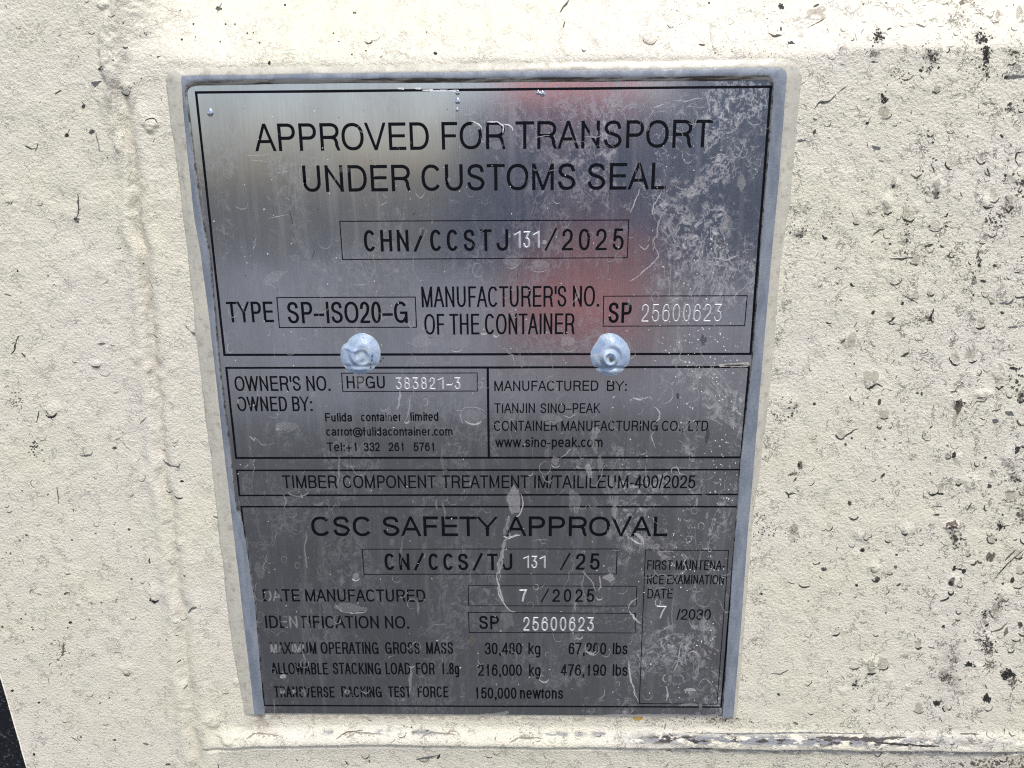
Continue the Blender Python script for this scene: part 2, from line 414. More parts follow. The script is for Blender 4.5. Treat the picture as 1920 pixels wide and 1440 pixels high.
def wall_marks():
    m = Marks()  # chips and dirt, with the shade under flake lips drawn as dark crescents
    B = m.blob; C = m.crescent; L = m.line
    # left of the plate
    L([(47, 273), (58, 279), (66, 277)], 3, DK); L([(72, 268), (66, 283)], 2.5, DK); L([(146, 362), (147, 392), (144, 412)], 3, DK); B(144, 412, 5, 5, 0, DK, .5)
    m.f.append((m.n, m.n+1, m.n+2)); m.v += [(170, 154), (192, 151), (178, 164)]; m.c += [G]*3; m.n += 3
    L([(103, 177), (115, 169)], 3, DK); B(157, 199, 4, 4, 0, DK, .5); B(125, 254, 4, 3.5, 0, K); L([(125, 253), (131, 242)], 1.6, DK); B(173, 247, 5, 5, 0, DK, .5)
    L([(160, 200), (153, 191)], 1.2, DK); L([(180, 250), (188, 285)], 2.5, BR)
    C(283, 232, 13, 3.4, -75, 150, K, .8); C(172, 58, 6, 1.8, 90, 170, DK); C(237, 165, 9, 2.6, 90, 150, DK, 1.6); C(235, 85, 5, 2.4, 90, 150, K); B(190, 128, 6, 3, -.5, DK, .5)
    L([(30, 640), (28, 655), (20, 664)], 3.5, K); L([(30, 640), (36, 628)], 2, DK); L([(40, 662), (48, 670)], 2.5, K)
    C(181, 680, 9, 3.4, 95, 130, DK); L([(182, 644), (198, 645)], 3.5, G); C(197, 695, 10, 1.5, 90, 140, BR)
    L([(74, 770), (68, 793)], 2.2, DK); C(95, 770, 12, 6, 80, 130, K); L([(84, 770), (92, 778)], 1.4, DK)
    m.f.append((m.n, m.n+1, m.n+2, m.n+3)); m.v += [(357, 621), (371, 624), (372, 631), (362, 628)]; m.c += [G]*4; m.n += 4; L([(346, 608), (357, 621)], 1.3, DK)
    L([(150, 855), (171, 853), (174, 847)], 3.6, G); L([(305, 862), (320, 874), (336, 876), (337, 869)], 4.2, G); B(341, 902, 3.5, 2.2, 0, K); C(336, 926, 9, 3, 95, 130, DK)
    B(215, 840, 5, 2.4, 0, DK); L([(262, 796), (275, 781)], 1.8, BR); L([(228, 826), (245, 846)], 1.2, BR); B(33, 508, 2, 2, 0, K); L([(8, 552), (22, 554)], 2, DK)
    C(290, 1118, 11, 4.6, 92, 120, K); L([(353, 1149), (358, 1142), (370, 1138)], 4.5, G); B(132, 1167, 3.4, 2.6, 0, K); B(127, 1177, 2, 1.6, 0, DK)
    L([(119, 1116), (124, 1110), (131, 1111)], 2.4, DK); C(238, 1258, 8, 3.4, 95, 110, G); L([(280, 1046), (281, 1058)], 2.4, K); L([(400, 968), (408, 969), (416, 965)], 3.4, DK)
    C(344, 1155, 7, 1.8, 90, 130, BR); L([(332, 1244), (339, 1236)], 2.6, DK); C(460, 1308, 7, 2, 80, 120, DK); L([(416, 1302), (430, 1301)], 2.2, BR); L([(345, 1292), (352, 1283)], 2.4, BR)
    L([(110, 1235), (120, 1222), (118, 1205)], 2.6, BR); B(23, 1295, 3, 2.4, 0, K); B(73, 1317, 2.4, 2, 0, K); L([(132, 1380), (146, 1392)], 2, BR); L([(267, 1393), (279, 1396)], 3, G); B(215, 1387, 3, 2, 0, DK)
    C(122, 1349, 6, 1.8, 90, 140, BR); C(198, 1353, 7, 2.2, 90, 110, BR); B(152, 1382, 2, 1.8, 0, K); B(315, 1433, 5, 2, 0, DK); L([(106, 913), (111, 946)], 2.4, BR); B(64, 1414, 2.6, 2, .7, K)
    for (x, y) in [(190, 1130), (167, 1162), (60, 1176), (62, 1180), (40, 1160), (48, 1151), (135, 1012), (50, 1003), (20, 1037), (12, 1036), (180, 1000), (346, 1080), (246, 1025), (188, 1318), (205, 1308)]:
        B(x, y, RNG.uniform(1.4, 2.3), RNG.uniform(1.2, 2), 0, DK, .4)
    for k in range(36):
        B(115+RNG.normal(0, 12), 1225+RNG.normal(0, 16), RNG.uniform(.8, 2.2), RNG.uniform(.8, 1.8), 0, BR, .5)
        B(28+RNG.normal(0, 10), 752+RNG.normal(0, 10), RNG.uniform(.6, 1.6), RNG.uniform(.6, 1.4), 0, DK, .5)
        B(62+RNG.normal(0, 6), 838+RNG.normal(0, 9), RNG.uniform(.6, 1.9), RNG.uniform(.6, 1.7), 0, DK, .5)
    # leaning face above the plate
    L([(1050, 24), (1056, 13), (1068, 0)], 3.4, DK); L([(1056, 52), (1060, 38)], 3, DK); C(690, 72, 9, 3, 85, 120, DK); C(1219, 66, 14, 2.2, 95, 150, BR, 1.2); C(757, 46, 14, 1.5, 90, 90, TAN)  # crescents below the raised drips are their shade, drawn as colour
    B(816, 100, 3.4, 2.6, .4, K); B(505, 118, 2.4, 4, .2, K); B(665, 24, 3.4, 2, 0, DK); B(341, 74, 2, 2.2, 0, K); B(423, 45, 1.8, 1.8, 0, K); B(363, 45, 2, 2.2, 0, K); B(338, 19, 1.6, 1.6, 0, K); B(534, 9, 2, 2.6, 0, K)
    for (x, y) in [(464, 62), (475, 61), (487, 80), (625, 62), (265, 147), (296, 107), (212, 113), (231, 43), (263, 67), (271, 62), (274, 65), (800, 60), (660, 102), (686, 95), (413, 78)]: B(x, y, 1.5, 1.5, 0, K, .3)
    B(410, 16, 6, 3, .3, DK, .6); L([(408, 24), (416, 4)], 2.5, BR); L([(296, 107), (304, 104)], 2, DK)
    m.f.append((m.n, m.n+1, m.n+2, m.n+3)); m.v += [(1510, 54), (1552, 31), (1538, 41), (1522, 49)]; m.c += [K]*4; m.n += 4
    B(1530, 24, 18, 12, -.3, TAN, .4); B(1464, 12, 5, 6, 0, K, .5); B(1464, 54, 2, 4, 0, DK); L([(1440, 62), (1452, 69), (1466, 65)], 4, DK); B(1483, 80, 7, 2.6, .2, K, .4); B(1316, 84, 5, 2.4, 0, DK, .4)
    B(1530, 10, 6, 2, -.4, DK); C(1730, 35, 14, 3, 100, 90, G); L([(1662, 56), (1672, 52)], 3, DK); B(1803, 5, 5, 5, 0, BR, .4); B(1910, 22, 5, 12, .2, TAN, .3); B(1871, 26, 4, 9, .2, TAN, .3)
    def cluster(x, y, sx, sy, n, r=3, col=K):
        if sx < 12 and sy < 13: B(x, y, sx*1.3, sy*1.3, 0, (*col[:3], .13), .5); B(x+RNG.normal(0, sx*.4), y+RNG.normal(0, sy*.4), sx*.8, sy*.8, 0, (*col[:3], .28), .6)
        for _ in range(int(n*2.2)): q = r*RNG.uniform(.16, .62)**1.2; B(x+RNG.normal(0, sx), y+RNG.normal(0, sy), q*RNG.uniform(.7, 1.5), q*RNG.uniform(.7, 1.5), RNG.uniform(0, 3), col, .7, 10)
    cluster(1646, 70, 5, 6, 26, 3.6); cluster(1838, 72, 6, 6, 18, 4.5); cluster(1848, 103, 5, 12, 34, 4.5); cluster(1851, 140, 2, 8, 10, 2.6); cluster(1744, 108, 9, 12, 30, 3); cluster(1742, 130, 4, 4, 8, 2.4)
    cluster(1638, 100, 10, 6, 16, 1.8); cluster(1900, 100, 10, 4, 14, 3, DK); cluster(1657, 187, 4, 6, 20, 3.5); cluster(1690, 145, 14, 9, 22, 2.4, DK); cluster(1895, 205, 6, 6, 8, 4, DK)
    cluster(1430, 40, 34, 26, 40, 1.6, DK); cluster(1400, 100, 60, 8, 40, 1.6, DK); cluster(1270, 25, 6, 22, 22, 1.5, DK)
    L([(1630, 115), (1648, 116)], 3, DK)
    # right of the plate
    L([(1527, 205), (1536, 192), (1555, 190), (1568, 177)], 3.4, DK); B(1547, 192, 7, 3, -.2, G); L([(1568, 177), (1580, 165), (1590, 160)], 1.5, DK)
    m.f.append((m.n, m.n+1, m.n+2, m.n+3)); m.v += [(1634, 272), (1651, 276), (1650, 281), (1637, 279)]; m.c += [G]*4; m.n += 4
    B(1626, 231, 3.4, 3, 0, K); L([(1626, 231), (1633, 219)], 1.5, DK); C(1678, 232, 4, 2.5, 90, 140, K); B(1527, 247, 3, 5, .2, DK); C(1551, 230, 7, 2.2, 75, 150, DK)
    C(1744, 249, 6, 2.6, 95, 190, DK, 1.3); B(1749, 267, 2.2, 2.2, 0, K); B(1755, 300, 2.5, 1.5, 0, K); L([(1745, 305), (1750, 318), (1752, 326)], 2.8, DK); C(1778, 306, 8, 1.8, 95, 100, BR)
    B(1757, 345, 7, 12, .1, TAN, .35); L([(1748, 358), (1756, 368), (1761, 360)], 4.5, K); B(1676, 340, 5, 8, .2, TAN); B(1675, 349, 4, 3, 0, K, .5); B(1660, 390, 6, 12, 0, TAN, .4); L([(1658, 398), (1664, 403), (1672, 398)], 3.6, K)
    L([(1636, 442), (1650, 430), (1659, 428)], 3.2, DK); L([(1634, 455), (1640, 450)], 3, DK); B(1741, 460, 8, 3, -.4, DK, .5); B(1742, 424, 3, 2.5, 0, DK); cluster(1700, 440, 3, 30, 40, 2.6, DK); B(1669, 457, 3, 2, 0, K)
    m.line([(1887, 145), (1935, 142)], 7, G, .2, 12, False); B(1886, 145, 3.4, 4, 0, K)
    C(1915, 205, 6, 3, 100, 130, K); L([(1903, 300), (1906, 286), (1922, 284)], 3, K); L([(1903, 300), (1909, 312)], 2.4, DK); L([(1850, 315), (1856, 333)], 3, DK); C(1853, 320, 6, 2, 120, 180, DK, 1.4); B(1885, 329, 3, 2.6, 0, K)
    cluster(1915, 350, 7, 14, 16, 4.5, DK); cluster(1865, 410, 12, 10, 26, 3.6, DK); cluster(1890, 390, 8, 8, 12, 4, BR); L([(1843, 386), (1850, 391), (1862, 388)], 3.6, K); L([(1886, 391), (1890, 400), (1902, 386)], 4, K); B(1893, 375, 9, 10, .3, TAN, .4)
    cluster(1500, 438, 10, 8, 14, 3, DK); L([(1495, 265), (1512, 263)], 4, G); cluster(1503, 430, 40, 60, 60, 1.5, DK)
    L([(1670, 485), (1690, 486), (1712, 482)], 4, DK); cluster(1835, 490, 3, 10, 12, 3.4, K); B(1836, 498, 2.6, 2.6, 0, K); B(1865, 498, 3, 3, 0, DK); C(1745, 548, 7, 3.2, 95, 160, K); B(1743, 550, 5, 6, 0, TAN); cluster(1826, 525, 4, 6, 6, 3, DK); B(1843, 527, 6, 2.6, .2, K)
    B(1825, 553, 2, 2, 0, K); B(1692, 569, 2.4, 4, 0, K, .5); L([(1692, 552), (1706, 560), (1722, 569)], 2.6, DK); B(1637, 586, 2.8, 4.4, .5, K, .1); L([(1662, 604), (1670, 602), (1680, 594)], 3.4, K); B(1668, 590, 8, 6, 0, TAN, .4)
    L([(1752, 578), (1745, 595), (1748, 608)], 3.6, K); cluster(1744, 597, 5, 5, 14, 2.6, K); cluster(1730, 598, 10, 4, 10, 2, DK); L([(1874, 567), (1890, 570), (1903, 560)], 4.2, G); L([(1890, 613), (1908, 612)], 4, G); B(1879, 586, 3.5, 2.5, .5, K)
    L([(1622, 724), (1627, 729), (1645, 720), (1655, 726)], 3.6, K); B(1632, 710, 14, 15, 0, TAN, .4); B(1598, 636, 9, 12, .2, TAN, .4); L([(1575, 644), (1585, 636)], 3, BR); B(1698, 665, 7, 3, -.4, DK, .5); C(1732, 655, 7, 2, 60, 160, BR)
    B(1527, 757, 3.2, 2.8, 0, K, .1); B(1649, 754, 3, 6, .2, DK, .3); B(1728, 738, 2, 3.6, 0, DK); cluster(1494, 761, 4, 3, 10, 2.2, DK); C(1598, 745, 5, 2.4, 150, 180, DK)
    for a in range(0, 360, 14): [B(1468+19*math.cos(math.radians(a))+RNG.normal(0, 4), 765+19*math.sin(math.radians(a))+RNG.normal(0, 4), RNG.uniform(.4, 2.2), RNG.uniform(.4, 1.8), 0, DK, .6) for _ in range(3) if RNG.random() < .55+.4*math.sin(math.radians(a))]
    B(1797, 762, 6, 16, .25, BR, .4); cluster(1799, 757, 4, 5, 10, 3.4, K); B(1790, 785, 4, 12, .2, TAN, .4); C(1840, 742, 11, 2.6, 80, 120, DK); L([(1832, 747), (1850, 744)], 2.4, DK); L([(1860, 772), (1875, 766)], 2.6, DK); B(1893, 775, 8, 4, .3, G, .3); B(1867, 789, 6, 4, .2, G, .3)
    cluster(1910, 720, 8, 16, 20, 4, DK); B(1878, 690, 5, 12, -.5, TAN, .4); C(1850, 690, 7, 2, 100, 150, BR); cluster(1915, 745, 3, 5, 8, 5, K); B(1900, 690, 8, 3, .1, K, .4)
    L([(1576, 823), (1590, 814), (1610, 802)], 2.2, K); B(1597, 821, 2.6, 2, 0, K); C(1649, 798, 4, 3, 95, 200, DK, 1.3); C(1669, 799, 3, 2, 80, 180, BR, 1.4); B(1655, 892, 6, 2.5, -.8, DK)
    B(1500, 872, 5, 7, 0, BR, .4); B(1498, 872, 3.2, 4, 0, K, .4); B(1483, 921, 0.1, .1); L([(1472, 921), (1478, 926), (1492, 924)], 4, DK); L([(1478, 926), (1480, 934)], 2.6, DK); L([(1486, 902), (1494, 895)], 3, DK); cluster(1488, 888, 6, 3, 12, 1.6, DK)
    B(1789, 853, 3.8, 6.4, .15, K, .2); B(1907, 843, 4, 7, .5, K, .5); C(1832, 868, 5, 2.4, 110, 200, DK, 1.3); C(1797, 904, 6, 4, 85, 140, K); B(1855, 911, 4, 4, 0, DK, .4); L([(1886, 921), (1905, 921)], 4.4, G); B(1848, 858, 2.6, 2, 0, K); cluster(1899, 895, 9, 7, 16, 3.2, DK)
    B(1593, 944, 4, 5, 0, DK, .3); L([(1812, 958), (1822, 944)], 4, DK); C(1850, 952, 5, 3, 150, 180, DK, 1.2); L([(1756, 926), (1770, 926)], 3.6, K); B(1764, 912, 6, 8, .3, TAN); L([(1750, 948), (1768, 950)], 3, G)
    B(1785, 985, 9, 9, 0, BR, .5); L([(1775, 992), (1786, 988), (1797, 991)], 4.4, K); cluster(1790, 1012, 5, 10, 18, 4.2, DK); B(1756, 965, 5, 2, 0, K); cluster(1876, 985, 6, 8, 14, 3.6, K); L([(1870, 988), (1893, 985)], 2, DK); cluster(1915, 965, 6, 8, 10, 5, BR)
    C(1696, 995, 6, 3.2, 95, 150, DK, 1.3); C(1624, 1007, 6, 2.8, 95, 150, DK); B(1617, 1031, 4, 3.4, 0, K, .3); B(1681, 1040, 2.6, 2, .4, K); C(1855, 1000, 5, 2.4, 90, 220, DK); B(1545, 1067, 5, 3.4, 0, DK, .4); B(1544, 1064, 5, 2, 0, TAN)
    B(1645, 1086, 4.4, 6, -.2, DK, .3); C(1640, 1066, 7, 1.8, 120, 150, BR); B(1606, 1097, 3, 2.4, .5, K); B(1679, 1063, 3, 3, 0, DK); B(1785, 1090, 5, 8, .4, BR, .4); B(1782, 1094, 4, 4, .4, K, .4); C(1800, 1095, 6, 3, 90, 150, DK); C(1783, 1110, 5, 4, 90, 260, K)
    L([(1762, 1126), (1775, 1124), (1780, 1119)], 4, K); L([(1790, 1064), (1806, 1070)], 4, K); B(1807, 1071, 3.4, 4.5, .4, K); B(1789, 1065, 3, 5, .2, K)
    L([(1865, 1084), (1888, 1058), (1920, 1030)], 2.4, K, .5); L([(1885, 1050), (1905, 1030)], 4, BR); B(1880, 1094, 2.4, 2, 0, K); B(1898, 1088, 3.6, 5.6, .3, K, .2); B(1857, 1044, 8, 8, 0, BR, .5); cluster(1857, 1046, 5, 5, 10, 2.4, DK)
    C(1797, 1145, 5, 2.2, 95, 200, DK, 1.3); C(1796, 1160, 4, 2.2, 95, 200, DK); B(1769, 1175, 3, 3.2, 0, K, .4); cluster(1847, 1152, 3, 5, 14, 3, K); C(1886, 1118, 7, 2.4, 95, 150, BR, 1.3); cluster(1872, 1130, 6, 8, 14, 3.4, BR); B(1913, 1172, 5, 6, 0, DK, .4)
    L([(1857, 1186), (1875, 1180), (1890, 1166)], 3, BR); B(1886, 1185, 4, 9, .4, BR, .4); cluster(1852, 1205, 7, 8, 30, 3.6, DK); cluster(1855, 1220, 8, 6, 14, 3, BR); cluster(1818, 1245, 5, 3, 16, 4, K); cluster(1790, 1236, 5, 6, 12, 3, BR); cluster(1775, 1270, 7, 8, 22, 3.4, BR)
    cluster(1890, 1263, 6, 5, 26, 5, K); cluster(1900, 1280, 6, 6, 16, 4, BR); cluster(1850, 1310, 4, 4, 26, 4.4, K); cluster(1756, 1319, 4, 2.6, 18, 3.6, K); cluster(1858, 1248, 8, 6, 16, 3, BR); cluster(1835, 1200, 3, 3, 6, 3, DK)
    B(1633, 1248, 9, 10, .2, TAN, .4); L([(1624, 1262), (1634, 1265), (1642, 1262)], 3.2, K); L([(1592, 1252), (1600, 1256), (1612, 1251)], 2.8, DK); cluster(1603, 1286, 4, 4, 12, 2.6, K); L([(1446, 1262), (1462, 1264), (1480, 1256)], 2.6, G); B(1460, 1302, 4, 1.8, .5, K); B(1428, 1113, 2.4, 2, 0, K); B(1492, 1356, 5, 2.5, .5, BR)
    C(1642, 1188, 5, 2.2, 90, 170, DK); C(1515, 1185, 9, 2, 90, 130, BR); C(1618, 1160, 8, 2, 90, 120, BR); L([(1740, 1212), (1752, 1217)], 2, DK); cluster(1745, 1190, 16, 40, 40, 1.6, BR)
    cluster(1440, 990, 12, 9, 34, 2, DK); cluster(1488, 1000, 9, 12, 26, 1.8, DK)
    # rib under the plate
    for (x, y) in [(680, 1376), (820, 1376), (985, 1385), (490, 1378)]:
        L([(x-30, y+8), (x-12, y-2), (x+14, y-1), (x+34, y+2)], 3.6, (.30, .28, .24, .9)); cluster(x, y+3, 16, 4, 16, 2.2, (.3, .27, .22, .9))
    L([(780, 1424), (800, 1420), (822, 1416)], 3.6, G); L([(820, 1424), (825, 1412)], 3.6, K); C(795, 1412, 16, 2, 110, 120, BR); L([(630, 1385), (650, 1373), (680, 1370)], 2.6, BR); C(850, 1385, 14, 2, -90, 170, (.35, .32, .26, .9))
    L([(1285, 1374), (1400, 1376), (1500, 1374), (1640, 1375)], 3, (.2, .2, .21, 1), .6); L([(1530, 1383), (1620, 1387), (1700, 1384)], 7, (.10, .09, .085, 1), 1); L([(1640, 1393), (1760, 1400)], 4, K, 1.2); L([(1290, 1405), (1420, 1403), (1560, 1407)], 2.6, G, .6)
    L([(1800, 1375), (1835, 1377)], 4, BR); cluster(1350, 1352, 40, 8, 60, 1.8, BR); cluster(1240, 1352, 60, 8, 50, 1.6, BR)
    B(1197, 1347, 9, 3.4, 0, (.52, .32, .07, .9), .4); cluster(1330, 1350, 40, 5, 40, 2.2, DK); cluster(1020, 1356, 200, 6, 70, 1.3, BR); cluster(1600, 1430, 240, 10, 90, 2, BR); cluster(1880, 1432, 40, 8, 40, 5, BR)
    # scattered specks, pits and dark crescents painting shade under small lips, denser to the right
    for k in range(3000):
        x = RNG.uniform(-10, 1930); y = RNG.uniform(-5, 1450)
        if 330 < x < 1480 and 118 < y < 1345: continue
        dens = .24 if x < 500 else (.28 if x < 1480 else .42+.7*(x-1480)/440)
        if y < 115 and x < 1350: dens = .2
        if RNG.random() > dens: continue
        t = RNG.random(); col = [DK, BR, (.24, .22, .19, .85)][int(RNG.integers(0, 3))]
        if x > 1470 and y > 110 and RNG.random() < .20*(x-1400)/400:
            q = RNG.uniform(5, 13); C(x, y, q, RNG.uniform(2, 4.4), RNG.normal(95, 25), RNG.uniform(80, 170), [K, DK][int(RNG.integers(0, 2))], RNG.uniform(.7, 1.3))
            if RNG.random() < .55: B(x, y-q*.15, q*.75, q*.95, RNG.normal(0, .3), (.47, .43, .36, RNG.uniform(.15, .5)), .35)
        elif t < .40: C(x, y, RNG.uniform(3.5, 9), RNG.uniform(1.0, 2.2), RNG.normal(92, 28), RNG.uniform(80, 180), col, RNG.uniform(.8, 1.4))
        elif t < .62: B(x, y, RNG.uniform(.9, 2.4), RNG.uniform(.9, 2.6), RNG.uniform(0, 3), col, .45)
        else:
            a = RNG.normal(0, .9); l = RNG.uniform(4, 13)
            L([(x, y), (x+l*math.cos(a)*.5, y+l*math.sin(a)*.5+RNG.normal(0, 2)), (x+l*math.cos(a), y+l*math.sin(a)+RNG.normal(0, 2))], RNG.uniform(.9, 1.9), col, 1.2)
    return m

# ------------------------------------------------------------------ stroke lettering
def EL(a0, a1, cx=.5, cy=.5, rx=.5, ry=.5, n=26, p=2.25):
    o = []
    for a in np.radians(np.linspace(a0, a1, n)):
        c, s = math.cos(a), math.sin(a)
        o.append((cx+rx*math.copysign(abs(c)**(2/p), c), cy+ry*math.copysign(abs(s)**(2/p), s)))
    return o
def CR(pts, n=6):
    p = [np.array(q, float) for q in pts]; p = [2*p[0]-p[1]]+p+[2*p[-1]-p[-2]]; o = []
    for i in range(1, len(p)-2):
        for t in np.linspace(0, 1, n, endpoint=False):
            o.append(tuple(.5*((2*p[i])+(-p[i-1]+p[i+1])*t+(2*p[i-1]-5*p[i]+4*p[i+1]-p[i+2])*t*t+(-p[i-1]+3*p[i]-3*p[i+1]+p[i+2])*t**3)))
    o.append(tuple(p[-2])); return o
S_ = CR([(.96, .73), (.83, .94), (.5, 1), (.17, .93), (.05, .76), (.17, .6), (.5, .52), (.84, .42), (.99, .25), (.83, .06), (.5, 0), (.16, .07), (0, .29)])
XH = .73
def sc(p, kx=1, ky=XH): return [(x*kx, y*ky) for x, y in p]
bowl = lambda x0, y1, y0, k: [(0, y1), (x0, y1)] + EL(90, -90, x0, (y1+y0)/2, 1-x0, (y1-y0)/2, 16) + [(0, y0)]
LOOP = ('c', EL(0, 346, .5, XH/2, .5, XH/2))
NARCH = CR([(0, .45), (.12, .62), (.5, XH), (.88, .64), (1, .45)])+[(1, 0)]
